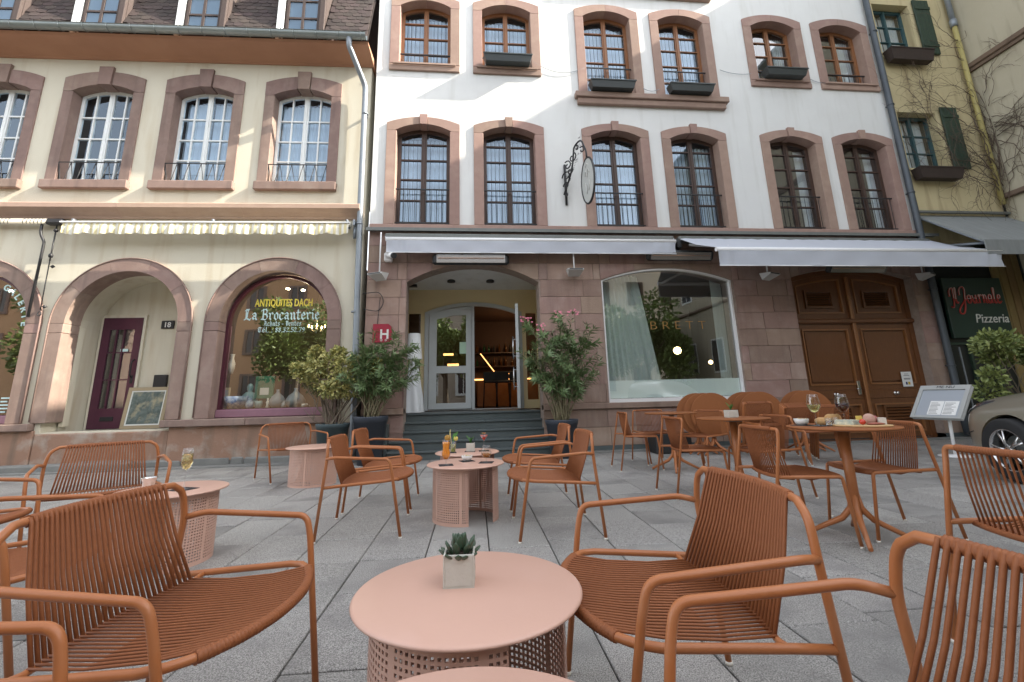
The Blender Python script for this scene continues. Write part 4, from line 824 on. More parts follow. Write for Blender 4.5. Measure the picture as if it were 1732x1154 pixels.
for k in range(16): walkw(-.05, rv.uniform(5.3, 8), -.8, rv.uniform(-.2, .7), rv.uniform(.9, 1.9), .009)
vm.build('stem', m_twig, vn)
# ================================================================ OPPOSITE SIDE OF THE SQUARE (seen in the glass)
WMs = {}
def opp(name, label, x0, x1, y, hgt, m, cols, rows, winm):
    T = thing(name, label, 'building', (0, y, 0))
    MB().box(x0, x1, -8, 0, 0, hgt).build('wall', m, T); MB().box(x0-.1, x1+.1, -8, .35, hgt, hgt+.25, .03).build('eaves', m_stone2, T)
    rfm = MB(); rfm.add([(x0, .3, hgt+.25), (x1, .3, hgt+.25), (x1, -3.5, hgt+3), (x0, -3.5, hgt+3), (x0, -8, hgt+.25), (x1, -8, hgt+.25)], [(0, 1, 2, 3), (3, 2, 5, 4), (0, 3, 4), (1, 5, 2)]); rfm.build('roof', m_tile, T)
    fr0 = None
    for i in range(cols):
        for j in range(rows):
            x = x0+(x1-x0)*(i+.5)/cols; z = 1.2+j*3.1
            if fr0 is None:
                fr0 = plate('window', rect(-.62, .62, 0, 1.8), [rect(-.42, -.04, .15, 1.65), rect(.04, .42, .15, 1.65)], .0, .10, winm, T); pn = MB().box(-.42, .42, .01, .03, .15, 1.65).build('pane', MATS['dark_pane'], fr0); fr0.location = (x, 0, z)
            else:
                f = fr0.copy(); C.objects.link(f); f.parent = T; f.location = (x, 0, z); p = pn.copy(); C.objects.link(p); p.parent = f
opp('opposite_house', 'orange rendered house across the square, seen mirrored in the shop glass', -46, -9, -15, 10.2, mat('orange_render', (.66, .40, .22), .9, (.60, .35, .19), 1, .5), 13, 3, m_stone2)
opp('opposite_house', 'grey-brown house across the square behind the middle tree', -8.9, 6, -15.5, 9.6, mat('taupe_render', (.50, .43, .35), .9, (.45, .38, .30), 1, .5), 6, 3, m_whitefr)
opp('opposite_house', 'pale beige house across the square facing the hotel window', 6.1, 27, -15, 10.5, mat('beige_render', (.66, .60, .50), .9, (.60, .54, .45), 1, .5), 8, 3, m_darkwood)
def leaf_cloud(name, blobs, n, size, m, parent, rd, aspect=.5, droop=0.):
    mb = MB()
    for i in range(n):
        b = blobs[rd.randrange(len(blobs))]; d = Vector((rd.gauss(0, 1), rd.gauss(0, 1), rd.gauss(0, 1))).normalized(); rad = b[3]*rd.random()**.4
        p = Vector(b[:3])+Vector((d.x*rad, d.y*rad, d.z*rad*(b[4] if len(b) > 4 else 1)))
        a = (d+Vector((rd.uniform(-.9, .9), rd.uniform(-.9, .9), rd.uniform(-.7, .9)-droop))).normalized(); s_ = a.cross(Vector((rd.uniform(-1, 1), rd.uniform(-1, 1), rd.uniform(-1, 1)))).normalized()
        L = size*rd.uniform(.7, 1.3); w = L*aspect*.5; q = a.cross(s_)*L*.08
        mb.add([p, p+a*L*.35+s_*w+q, p+a*L*.75+s_*w*.8+q, p+a*L, p+a*L*.75-s_*w*.8+q, p+a*L*.35-s_*w+q], [(0, 1, 2, 3), (0, 3, 4, 5)])
    return mb.build(name, m, parent)
rt = random.Random(31)
tr = None
for (x, y, lab, s_) in ((9.6, -6.5, 'leafy square tree mirrored in the big hotel window', 1.), (-9.5, -6.5, 'leafy square tree mirrored in the antique shop window', 1.0), (-1.2, -8.5, 'leafy square tree mirrored in the entrance door', 1.05), (-18.5, -5.5, 'leafy square tree mirrored in the gallery window', 1.1), (13.5, -9, 'leafy square tree standing farther right, mirrored in the hotel window', 1.0)):
    if tr is None:
        tr = thing('square_tree', lab, 'tree', (x, y, 0), 0, 'trees on the square')
        t = MB().tube([(0, 0, 0), (.05, 0, 1.2), (0, .05, 2.6), (.1, 0, 4.5)], [.2, .16, .13, .06], 8)
        for k in range(6): a = k*1.05; t.tube([(0, 0, 2+.25*k), (.6*math.cos(a), .6*math.sin(a), 2.8+.3*k), (1.3*math.cos(a), 1.3*math.sin(a), 3.3+.35*k)], [.08, .05, .02], 6)
        t.build('trunk', m_bark, tr)
        bl = [(rt.uniform(-1.5, 1.5), rt.uniform(-1.5, 1.5), rt.uniform(2.2, 5.4), rt.uniform(.6, 1.1)) for _ in range(16)]
        stuff(leaf_cloud('crown', bl, 9000, .19, m_tree, tr, rt, .6)); tr.scale = (s_,)*3
    else:
        t2 = dup(tr, (x, y, 0), rt.uniform(0, 6), lab); t2.scale = (s_,)*3
# ================================================================ AWNINGS, HEATERS, SPEAKERS on the hotel
a1 = thing('grey_awning', 'grey canvas awning rolled in above the hotel entrance', 'awning', (0, 0, 0), 0, 'grey awnings on the hotel')
def awning(T, bx0, bx1, by, bz, fx0, fx1, fy, fz, drop):
    MB().box(bx0, bx1, by-.06, by+.10, bz-.02, bz+.10, .02).build('cassette', m_flash, T)
    w = MB(); n = 40; vs = []
    for i in range(n+1):
        t = i/n; vs += [(bx0+(bx1-bx0)*t, by-.05, bz+.04+.015*abs(math.sin(i*1.3))), ((bx0+fx0)/2+((bx1-bx0)+(fx1-fx0))/2*t, (by+fy)/2, (bz+fz)/2+.012+.012*math.sin(i*.9)), (fx0+(fx1-fx0)*t, fy, fz+.04)]
    w.add(vs, [(3*i+j, 3*i+3+j, 3*i+4+j, 3*i+1+j) for i in range(n) for j in range(2)], True); w.build('canvas', m_awn, T)
    MB().tube([(fx0, fy, fz), (fx1, fy, fz)], .042, 12).build('front_bar', m_bar, T)
    w = MB(); n = 90; vs = []
    for i in range(n+1):
        t = i/n; x = fx0+.02+(fx1-fx0-.04)*t; e = math.exp(-min(t, 1-t)*14)
        vs += [(x, fy-.035, fz-.03), (x, fy-.03+.011*math.sin(i*.5)+.03*e*math.sin(i*1.7), fz-drop*.5), (x, fy-.03+.01*math.sin(i*.37), fz-drop)]
    w.add(vs, [(3*i+j, 3*i+3+j, 3*i+4+j, 3*i+1+j) for i in range(n) for j in range(2)], True); w.build('valance', m_awn, T)
    MB().tube([(fx0+.02, fy-.03, fz-drop), (fx1-.02, fy-.03, fz-drop)], .009, 6).build('valance_hem', m_bar, T)
awning(a1, -1.53, 4.2, 8.48, 4.02, -1.50, 4.19, 8.36, 3.975, .27)
a2 = thing('grey_awning', 'grey canvas awning half extended above the big window and the wooden gate', 'awning', (0, 0, 0), 0, 'grey awnings on the hotel')
awning(a2, 4.30, 9.95, 8.48, 4.02, 4.46, 10.20, 7.42, 3.505, .31)
for x in (4.42, 9.7): MB().tube(fillet([(x+.1, 8.45, 3.94), (x+.65, 8.0, 3.76), (x+.12, 7.45, 3.51)], .05), .03, 8).build('folding_arm', m_bar, a2)
MB().box(4.24, 4.34, 8.38, 8.55, 3.85, 4.05, .02).build('bracket', m_black, a2)
def heater(x, y, z, w, lab, tilt):
    T = thing('patio_heater', lab, 'heater', (x, y, z), 0, 'electric heaters under the awnings'); T.rotation_euler = (R(tilt), 0, 0)
    MB().box(-w/2, w/2, -.05, .05, -.105, .105, .04).build('housing', m_black, T)
    MB().box(-w/2+.08, w/2-.08, -.056, -.051, -.075, .075).build('reflector', mat('heater_reflector', (.30, .27, .24), .35, metal=.8), T)
    MB().tube([(-w/2+.1, -.065, .012), (w/2-.1, -.065, .012)], .012, 8).build('heating_tube', mat('heating_tube', (.5, .3, .2), .3), T)
    gm = MB()
    for k in range(int(w/.028)): gm.box(-w/2+.09+k*.026, -w/2+.092+k*.026, -.085, -.082, -.078, .078) if -w/2+.09+k*.026 < w/2-.08 else None
    for z_ in (-.07, -.045, -.02, .02, .045, .07): gm.box(-w/2+.08, w/2-.08, -.086, -.084, z_, z_+.002)
    stuff(gm.build('grille', m_steel, T)); MB().box(-.02, .02, .05, .14, -.02, .02).build('mount', m_black, T)
heater(.10, 8.44, 3.60, 1.46, 'long electric heater with wire grille above the entrance arch', 0)
heater(4.28, 8.42, 3.70, 1.4, 'electric heater bar between the two grey awnings', 25)
heater(7.98, 8.3, 3.42, 1.35, 'electric heater bar in front of the wooden gate arch', 35)
def speaker(x, y, z, lab, rz, h_=.45):
    T = thing('floodlight', lab, 'floodlight', (x, y, z), R(rz), 'flat white floodlights on stems')
    MB().tube([(0, 0, .02), (0, 0, h_)], .014, 8).build('stem', m_bar, T)
    MB().add([(-.15, -.16, -.03), (.15, -.16, -.03), (.15, .08, .0), (-.15, .08, .0), (-.15, -.16, -.06), (.15, -.16, -.06), (.11, .06, -.14), (-.11, .06, -.14)], [(0, 1, 2, 3), (4, 5, 6, 7), (0, 1, 5, 4), (1, 2, 6, 5), (2, 3, 7, 6), (3, 0, 4, 7)]).build('lamp_body', mat('light_grey_plastic', (.55, .55, .54), .4), T)
    MB().box(-.13, .13, -.163, -.161, -.055, -.035).build('lens', m_black, T); MB().tube([(-.12, .05, -.03), (.12, .05, -.03)], .015, 8).build('hinge', m_bar, T)
speaker(-1.60, 8.42, 3.33, 'flat white floodlight on a stem beside the left downpipe', -25, .8)
speaker(2.10, 8.42, 3.42, 'flat white floodlight on a stem between entrance and big window', 0, .5)
speaker(6.10, 8.42, 3.34, 'flat white floodlight on a stem between big window and gate', 20, .4)
speaker(9.50, 8.35, 3.32, 'flat white floodlight on a stem at the right end of the awning', 25, .4)
T = thing('security_camera', 'white bullet security camera under the left end of the awning', 'camera', (-1.46, 8.45, 3.66))
MB().box(-.08, .07, .02, .14, -.08, .09, .02).build('mount', m_bar, T)
MB().tube([(-.02, 0, .03), (.12, -.16, -.03)], .05, 12).build('camera_body', m_bar, T); MB().tube([(.115, -.155, -.028), (.15, -.195, -.042)], .052, 12).build('lens_hood', m_black, T)
# hotel class plate
T = thing('hotel_plate', 'red hotel classification plate with a white H on the left pier', 'sign', (-1.535, 8.57, 2.22))
MB().prism([(-.17, -.17), (.17, -.17), (.17, .11), (.11, .17), (-.17, .17)], -.012, .0).build('plate', mat('sign_crimson', (.30, .012, .032), .5), T)
text('letter', 'H', .24, .04, -.014, -.10, m_whl, T, ex=.001, bold=.006); text('star', '* *', .12, .03, -.014, -.19, m_whl, T, ex=.001)
# ================================================================ HANGING SIGN
T = thing('hanging_sign', 'oval sign hanging from a scrolled black wrought iron bracket on the white wall', 'sign', (2.06, 8.58, 5.1), R(36))
br = MB(); br.tube([(-.0, -.0, -.28), (-.0, -.0, .62)], .026, 6).tube(fillet([(-.10, -.03, -.1), (-.10, -.28, .35), (-.1, -.36, .85), (-.1, -.55, .92), (-.1, -.66, .6), (-.1, -.66, .45)], .2, 6), .018, 6)
def scroll(cy, cz, r_, t0, t1, sg=1): br.tube([(-.10, cy+sg*r_*(1-.06*k)*math.cos(t0+(t1-t0)*k/14), cz+r_*(1-.06*k)*math.sin(t0+(t1-t0)*k/14)) for k in range(15)], .014, 5)
for a in ((-.12, .28, .12, 0, 7), (-.16, .50, .11, 1, 8), (-.10, .08, .08, 0, 7), (-.30, .62, .11, 2, 9), (-.42, .78, .08, 0, 6), (-.08, -.12, .06, 1, 7), (-.22, .36, .08, 3, 9), (-.55, .68, .08, 1, 7)): scroll(*a)
br.build('bracket', m_iron, T)
lf = random.Random(2); lm = MB()
for k in range(60):
    c_ = Vector((-.10+lf.uniform(-.03, .03), -.06-lf.random()*.42, 0)); c_.z = .0+(-c_.y)*1.6+lf.uniform(-.12, .22); lm.add([c_, c_+Vector((.02, -.03, .02)), c_+Vector((0, -.07, .03)), c_+Vector((-.02, -.04, -.01))], [(0, 1, 2, 3)])
stuff(lm.build('iron_leaves', m_iron, T))
ov = [(-.10, -.42+.33*math.cos(2*math.pi*k/32), -.02+.47*math.sin(2*math.pi*k/32)) for k in range(32)]
MB().tube([(-.1, -.42, .45), (-.1, -.42, .58)], .008, 5).tube(ov, .022, 6, True).build('oval_rim', m_iron, T)
MB().add([(x-.008, y, z) for x, y, z in ov], [tuple(range(32))]).add([(x+.008, y, z) for x, y, z in ov], [tuple(range(31, -1, -1))]).build('oval_panel', mat('pale_sign_glass', (.50, .52, .50), .3), T)
pm_ = MB()
for pts in (((-.55, .1), (-.47, .22), (-.42, .05), (-.36, .2), (-.3, .1)), ((-.52, -.05), (-.48, -.25), (-.42, -.1), (-.36, -.28), (-.32, -.05)), ((-.5, .28), (-.42, .34), (-.34, .28))):
    pm_.tube([(-.112, y, z) for y, z in pts], .008, 4)
pm_.build('emblem', m_whl, T)
for c_ in T.children:
    if c_.name.split('.')[0] in ('oval_rim', 'oval_panel', 'emblem'):
        c_.matrix_local = Matrix.Translation((-.10, -.66, 0)) @ Matrix.Rotation(R(-25), 4, 'Z') @ Matrix.Diagonal((1, .82, 1, 1)) @ Matrix.Translation((.10, .42, 0))
# ================================================================ FLOWER BOXES
def fbox(x, y, z, w, hgt, m, lab, group, ang=0):
    T = tag(MB().add([(-w/2, -.13, hgt), (w/2, -.13, hgt), (w/2, .10, hgt), (-w/2, .10, hgt), (-w/2+.05, -.09, 0), (w/2-.05, -.09, 0), (w/2-.05, .08, 0), (-w/2+.05, .08, 0), (-w/2+.02, -.11, hgt), (w/2-.02, -.11, hgt), (w/2-.02, .08, hgt), (-w/2+.02, .08, hgt), (-w/2+.05, -.08, hgt-.04), (w/2-.05, -.08, hgt-.04), (w/2-.05, .06, hgt-.04), (-w/2+.05, .06, hgt-.04)],
        [(4, 5, 1, 0), (5, 6, 2, 1), (6, 7, 3, 2), (7, 4, 0, 3), (7, 6, 5, 4), (0, 1, 9, 8), (1, 2, 10, 9), (2, 3, 11, 10), (3, 0, 8, 11), (8, 9, 13, 12), (9, 10, 14, 13), (10, 11, 15, 14), (11, 8, 12, 15), (12, 13, 14, 15)]).build('flower_box', m), lab, 'flower box', group)
    T.location = (x, y, z)
    lip = MB().box(-w/2-.008, w/2+.008, -.14, -.128, hgt-.025, hgt+.006, .003).build('rim', m, T)
gB = 'anthracite window boxes on the hotel'
fbox(.91, 8.44, 7.985, 1.04, .16, m_boxg, 'anthracite window box under the second window from the left, upper floor', gB)
fbox(3.17, 8.42, 7.44, 1.0, .17, m_boxg, 'anthracite window box at the left of the paired tall windows', gB)
fbox(4.95, 8.42, 7.44, 1.02, .17, m_boxg, 'anthracite window box at the right of the paired tall windows', gB)
fbox(7.27, 8.44, 7.985, 1.0, .16, m_boxg, 'anthracite window box under the second window from the right, upper floor', gB)
fbox(10.62, 8.50, 5.55, 1.1, .26, m_boxb, 'dark brown window box under the lower green shuttered window', 'brown window boxes on the ochre house')
fbox(10.64, 8.50, 8.62, 1.15, .30, m_boxb, 'dark brown window box under the upper green shuttered window', 'brown window boxes on the ochre house')
# ================================================================ SHOP WINDOW GOODS
def vase(prof, x, v, z, m, lab, name='vase', cat='vase', n=20):
    o = tag(MB().lathe(prof, n).build(name, m), lab, cat, 'antiques in the shop window')
    o.location = (x*math.cos(LA)-v*math.sin(LA), 8.6+x*math.sin(LA)+v*math.cos(LA), z); return o
m_cer = mat('celadon_glaze', (.30, .42, .40), .3, (.22, .33, .33), 9, .5); m_cb = mat('blue_white_china', (.55, .60, .62), .25, (.10, .16, .30), 14, .3); m_grn = mat('green_glaze', (.06, .25, .16), .25, (.03, .14, .09), 20, .6)
m_sto = mat('grey_stoneware', (.32, .34, .33), .4, (.20, .22, .24), 8, .6)
jug = [(0, 0), (.10, 0), (.155, .06), (.165, .12), (.12, .20), (.045, .26), (.03, .30), (.04, .33), (0, .33)]
vase([(r_*.85, z) for r_, z in jug], -3.52, .45, .93, m_sto, 'left one of the two round grey stoneware jugs', 'jug', 'jug')
vase([(r_*1.05, z*1.05) for r_, z in jug], -3.20, .47, .93, m_sto, 'right one of the two round grey stoneware jugs', 'jug', 'jug')
vase([(0, 0), (.10, 0), (.19, .12), (.21, .22), (.19, .225), (0, .2)], -4.24, .42, .93, m_cb, 'wide painted china planter at the left of the shop window', 'planter', 'planter')
vase([(0, 0), (.05, 0), (.075, .05), (.06, .12), (.035, .16), (.04, .19), (0, .19)], -3.98, .38, .93, m_cb, 'small blue and white vase beside the planter')
vase([(0, 0), (.05, 0), (.065, .08), (.06, .13), (0, .13)], -3.83, .40, .93, m_cer, 'small pale pot left of the figurines', 'pot', 'pot')
vase([(0, 0), (.04, 0), (.02, .06), (.03, .10), (.012, .14), (.02, .17), (0, .18)], -3.66, .38, .93, m_cap, 'small white figurine in the middle of the shop window', 'figurine', 'figurine')
vase([(0, 0), (.04, 0), (.045, .05), (.03, .10), (0, .12)], -3.36, .36, .93, m_sto, 'little grey jar between the two jugs', 'jar', 'jar')
vase([(0, 0), (.05, 0), (.06, .04), (.05, .06), (0, .05)], -3.0, .40, .93, m_cap, 'small white cup at the right of the shop window', 'cup', 'cup')
vase([(0, 0), (.03, .0), (.055, .1), (.06, .18), (.03, .27), (.03, .33), (.04, .36), (0, .36)], -4.58, .5, 1.58, m_cap, 'left one of two tall cream vases high in the shop window')
vase([(0, 0), (.03, .0), (.055, .1), (.06, .18), (.03, .27), (.03, .33), (.04, .36), (0, .36)], -4.43, .5, 1.58, m_cap, 'right one of two tall cream vases high in the shop window')
o = tag(MB().lathe([(0, 0), (.10, 0), (.13, .1), (.12, .22), (.07, .27), (.035, .29), (.05, .33), (.055, .38), (.03, .43), (0, .44)], 16).build('buddha_bust', m_cer), 'pale green seated bust behind the planter', 'bust', 'antiques in the shop window'); o.location = (-4.10+.0, 8.6+.75, .95)
MB().tube([(-.10, 0, .2), (-.15, -.03, .12), (-.05, -.09, .06)], .03, 8).tube([(.10, 0, .2), (.15, -.03, .12), (.05, -.09, .06)], .03, 8).build('arm', m_cer, o)
tl_ = thing('stove_tile', 'square green glazed stove tile standing in the shop window', 'tile', (-3.80, 9.26, 1.10)); MB().box(-.17, .17, 0, .03, 0, .42, .01).build('tile_body', m_grn, tl_)
plate('tile_border', rect(-.165, .165, .005, .415), [arch(-.10, .10, .06, .18, .28, 10)], -.018, 0, m_grn, tl_); MB().box(-.08, .08, -.004, -.001, .07, .2).build('tile_panel', m_cap, tl_)
for k in range(6): MB().lathe([(0, 0), (.02, .005), (0, .02)], 8, (-.125+.05*k, -.02, .35)).build('boss', m_grn, tl_)
MB().box(-.05, .05, .0, .03, -.17, 0).build('stand', m_iron, tl_)
o = tag(MB().box(-.13, .13, 0, .02, 0, .36, .004).build('small_painting', mat('blue_painting', (.10, .16, .28), .6, (.5, .45, .35), 12, .5)), 'small gilt framed painting in the left corner of the shop window', 'painting', 'antiques in the shop window'); o.location = (-4.52, 9.15, .94); o.rotation_euler = (R(-8), 0, R(20))
plate('picture_frame', rect(-.15, .15, -.02, .38), [rect(-.11, .11, .02, .34)], -.012, .0, MATS['gilt_frame'], o)
o = thing('chandelier', 'small lit chandelier hanging inside the antique shop', 'chandelier', (-3.22, 10.2, 2.55))
MB().tube([(0, 0, 0), (0, 0, .9)], .008, 6).lathe([(0, .08), (.03, .04), (.02, 0), (.04, -.05), (0, -.1)], 10).build('stem', m_chrome, o)
for k in range(5):
    a = k*1.257; MB().tube(fillet([(0, 0, 0), (.1*math.cos(a), .1*math.sin(a), -.06), (.17*math.cos(a), .17*math.sin(a), .02)], .04), .006, 5).build('arm', m_chrome, o)
    MB().lathe([(0, 0), (.014, .015), (.012, .04), (0, .07)], 8, (.17*math.cos(a), .17*math.sin(a), .03)).build('bulb', mat('candle_glow', (1, .8, .5), .5, emis=((1, .68, .32), 9)), o)
# ================================================================ POTTED PLANTS
def potm(r0_, r1_, hgt, m, T, rim=.09):
    MB().lathe([(0, .0), (r0_, .0), (r1_*.93, hgt-rim), (r1_*.96, hgt-rim), (r1_, hgt-.01), (r1_, hgt), (r1_-.025, hgt), (r1_-.03, hgt-.06), (0, hgt-.06)], 32).build('pot', m, T)
    MB().disc(r1_-.03, hgt-.055, 24).build('soil', m_soil, T)
def shrub(T, base, stems, blobs, n, size, m, rd, aspect, trunkr=.012, mstem=None, droop=0.):
    for i in range(stems):
        b = blobs[i % len(blobs)]; a = rd.uniform(0, 6.28); st_ = Vector((.09*math.cos(a), .07*math.sin(a), base)); e = Vector(b[:3])+Vector((rd.uniform(-.12, .12), rd.uniform(-.1, .1), 0))
        mid = st_.lerp(e, .5)+Vector((rd.uniform(-.1, .1), rd.uniform(-.06, .06), -.04))
        pts = [st_*(1-t)**2+mid*2*t*(1-t)+e*t*t+Vector((rd.uniform(-.012, .012),)*3) for t in [k/8 for k in range(9)]]
        MB().tube(pts, [trunkr*(1-.8*k/8) for k in range(9)], 6).build('stem', mstem or m_bark, T)
        sm_ = MB()
        for k in range(3):
            p = pts[3+k]; q = p+Vector((rd.uniform(-.2, .2), rd.uniform(-.15, .15), rd.uniform(.1, .3))); sm_.tube([p, p.lerp(q, .5)+Vector((.02, 0, .02)), q], [.006, .004, .002], 4)
        stuff(sm_.build('twigs', mstem or m_bark, T))
    return stuff(leaf_cloud('foliage', blobs, n, size, m, T, rd, aspect, droop))
def oleander(T, base, rd, tips, nl, m=None, flowers=()):
    """upright stems from the pot, each ending in whorls of narrow leaves"""
    lm = MB(); fm = MB()
    for i, tp in enumerate(tips):
        a = rd.uniform(0, 6.28); s0 = Vector((.1*math.cos(a), .08*math.sin(a), base)); e = Vector(tp)
        mid = s0.lerp(e, .5)+Vector(((s0.x-e.x)*.25, 0, rd.uniform(-.02, .08)))
        pts = [s0*(1-t)**2+mid*2*t*(1-t)+e*t*t for t in [k/10 for k in range(11)]]
        MB().tube(pts, [.013*(1-.75*k/10) for k in range(11)], 6).build('stem', mat('oleander_stem', (.24, .20, .12), .8, (.14, .13, .07), 12, .7), T)
        subs = [(pts, .5)]
        for b in range(rd.choice((2, 3, 3, 4))):
            k = rd.randrange(3, 9); q = pts[k]+Vector((rd.uniform(-.32, .32), rd.uniform(-.22, .22), rd.uniform(.12, .42))); c_ = [pts[k].lerp(q, t)+Vector((0, 0, .04*math.sin(t*3))) for t in (0, .25, .5, .75, 1)]
            sm_ = MB().tube(c_, [.007, .006, .005, .004, .003], 5).build('twig', MATS['oleander_stem'], T); subs.append((c_, .15))
        for path, st0 in subs:
            L = len(path)-1
            for j in range(nl):
                t = st0+(1-st0)*rd.random()**.6; f = t*L; k = min(int(f), L-1); p = path[k].lerp(path[k+1], f-k); dr_ = (path[k+1]-path[k]).normalized()
                az = rd.uniform(0, 6.28); side = dr_.orthogonal().normalized(); side = (Matrix.Rotation(az, 3, dr_) @ side)
                a_ = (dr_*rd.uniform(.2, 1.1)+side).normalized(); Ll = rd.uniform(.10, .165); w = dr_.cross(a_).normalized()*Ll*.085; sag = Vector((0, 0, -Ll*rd.uniform(.0, .25)))
                lm.add([p, p+a_*Ll*.4+w, p+a_*Ll+sag, p+a_*Ll*.4-w], [(0, 1, 2), (0, 2, 3)])
        if i in flowers:
            for j in range(13):
                c_ = e+Vector((rd.uniform(-.11, .11), rd.uniform(-.06, .06), rd.uniform(-.05, .08)))
                for q in range(5): a2_ = q*1.257+rd.random(); fm.add([c_, c_+Vector((.019*math.cos(a2_), .010*math.sin(a2_), .017*math.sin(a2_))), c_+Vector((.019*math.cos(a2_+.9), .010*math.sin(a2_+.9), .017*math.sin(a2_+.9)))], [(0, 1, 2)])
    stuff(lm.build('foliage', m or m_olea, T))
    if fm.f: stuff(fm.build('flowers', m_flower, T))
rd = random.Random(5)
gP = 'potted plants by the entrance'
T = thing('potted_shrub', 'yellow variegated shrub in a low blue-grey pot at the left of the entrance', 'plant', (-2.20, 8.12, 0), 0, gP)
potm(.20, .27, .66, m_potg, T, .07)
bl = [(x*1.12, y, z*1.0+.06, r_*1.08, .8) for x, y, z, r_ in ((-.42, .0, 1.42, .16), (-.28, -.1, 1.55, .17), (-.08, 0, 1.62, .17), (.12, -.05, 1.55, .18), (.34, 0, 1.58, .15), (.55, .0, 1.52, .14), (-.2, .05, 1.3, .17), (.1, -.1, 1.32, .2), (.36, 0, 1.34, .17), (-.05, -.1, 1.15, .15), (.2, 0, 1.12, .15), (-.56, 0, 1.5, .1), (.62, -.05, 1.4, .1), (-.3, 0, 1.78, .1), (.0, .1, 1.78, .1))]
shrub(T, .6, 15, bl, 3600, .068, m_vari, rd, .55, .017)
for k in range(4):
    a = (-.45+.08*k, -.1, .9+.08*k); MB().tube([(-.08, 0, .6), (-.3, -.05, .72), a], [.008, .006, .003], 5).build('stem', m_bark, T)
T = thing('potted_oleander', 'oleander in a tall slate blue pot left of the stone steps', 'plant', (-1.58, 8.06, 0), 0, gP)
potm(.185, .285, .76, m_pot, T, .1)
tips = [(rd.uniform(-.42, .8), rd.uniform(-.25, .2), rd.uniform(1.35, 2.05)) for _ in range(19)]+[(.72, -.1, 1.7), (.55, 0, 1.9), (.8, -.1, 1.4), (-.25, 0, 2.15), (.0, 0, 2.2)]
oleander(T, .7, rd, tips, 46)
T = thing('potted_oleander', 'tall oleander with pink flowers in a dark pot right of the steps', 'plant', (1.62, 7.98, 0), 0, gP)
potm(.19, .285, .62, m_pot, T, .08)
tips = [(rd.uniform(-.7, .75), rd.uniform(-.25, .2), rd.uniform(1.15, 2.25)) for _ in range(22)]+[(-.55, 0, 2.35), (-.30, 0, 2.2), (.05, -.05, 2.42), (.3, 0, 2.45), (.55, 0, 2.25), (.72, -.05, 1.6), (-.1, 0, 2.1)]
oleander(T, .56, rd, tips, 44, None, (22, 23, 24, 25, 4))
T = thing('potted_shrub', 'yellow-green variegated bush behind the car bonnet at the right edge', 'plant', (9.35, 6.9, 0), 0, 'potted bushes at the pizzeria')
potm(.25, .33, .5, m_pot, T, .08)
bl = [(rd.uniform(-.75, .8), rd.uniform(-.3, .3), rd.uniform(.85, 1.75), rd.uniform(.16, .26), .8) for _ in range(22)]
shrub(T, .45, 10, bl, 4200, .075, mat('bush_leaf', (.30, .33, .09), .5, (.07, .12, .04), 12, .5), rd, .5)
MB().lathe([(.0, .0), (.03, .01), (.02, .03)], 6, (.2, -.2, 1.9)).lathe([(.0, .0), (.04, .01), (.03, .04)], 6, (.12, -.25, 1.86)).build('white_blossom', m_cap, T)
# ================================================================ GIANT LAMP, MENU STAND
T = thing('giant_floor_lamp', 'oversized white floor lamp with fabric draped stand on the top step', 'lamp', (-1.03, 9.25, .77))
MB().lathe([(.165, 1.02), (.125, 1.52), (.12, 1.525), (0, 1.525)], 32).lathe([(.165, 1.02), (.0, 1.03)], 32).build('lamp_shade', mat('white_shade', (.78, .80, .80), .6), T)
w = MB(); n = 48; prof = [(.20, 0), (.17, .3), (.12, .65), (.085, .9), (.075, 1.03)]
vs = [((r_*(1+.14*math.sin(5*a+z*3)))*math.cos(a), (r_*(1+.14*math.sin(5*a+z*3)))*math.sin(a), z) for r_, z in prof for a in [2*math.pi*k/n for k in range(n)]]
w.add(vs, [(i*n+k, i*n+(k+1) % n, (i+1)*n+(k+1) % n, (i+1)*n+k) for i in range(4) for k in range(n)], True); w.build('lamp_stand', mat('white_plastic', (.72, .75, .77), .28), T)
T = thing('menu_stand', 'tilted white framed menu board on a single pole beside the car', 'menu stand', (7.16, 6.42, 0), R(-84))
MB().lathe([(0, 0), (.2, 0), (.2, .015), (.03, .03), (0, .03)], 24).build('base', m_bar, T); MB().tube([(0, 0, .02), (.03, 0, .62)], .022, 10).build('pole', m_bar, T)
bd = MB().box(-.35, .35, 0, .05, 0, .58, .012).build('board', mat('case_grey', (.40, .41, .40), .4), T); bd.location = (-.02, -.2, .545); bd.rotation_euler = (R(-36), 0, 0)
MB().box(-.30, .30, -.004, -.001, .04, .50).build('backing', mat('menu_backing', (.36, .39, .43), .3), bd)
plate('case_frame', rect(-.35, .35, 0, .58), [rect(-.295, .295, .035, .505)], -.02, -.002, MATS['case_grey'], bd)
text('heading', 'ME NU', .06, .02, -.022, .525, m_iron, bd, w=.24, ex=.0006)
for k in range(2):
    pg = MB().box(-.13+.20*k, .06+.20*k, -.008, -.005, .06, .30).build('menu_page', mat('paper', (.78, .78, .76), .8), bd)
    for j in range(9): MB().box(-.115+.2*k, -.115+.2*k+random.uniform(.08, .15), -.0095, -.0085, .08+.023*j, .085+.023*j).build('print_line', m_iron, pg)
for x in (-.32, .32): MB().lathe([(0, 0), (.012, 0), (.012, .004), (0, .005)], 8, (x, -.0, .55)).build('screw', m_iron, bd)
# dark crate behind the tables
T = tag(MB().box(-.32, .32, -.2, .2, 0, .34, .02).build('storage_crate', m_black), 'black storage crate on the ground under the stacked tables', 'crate'); T.location = (3.55, 8.1, 0)
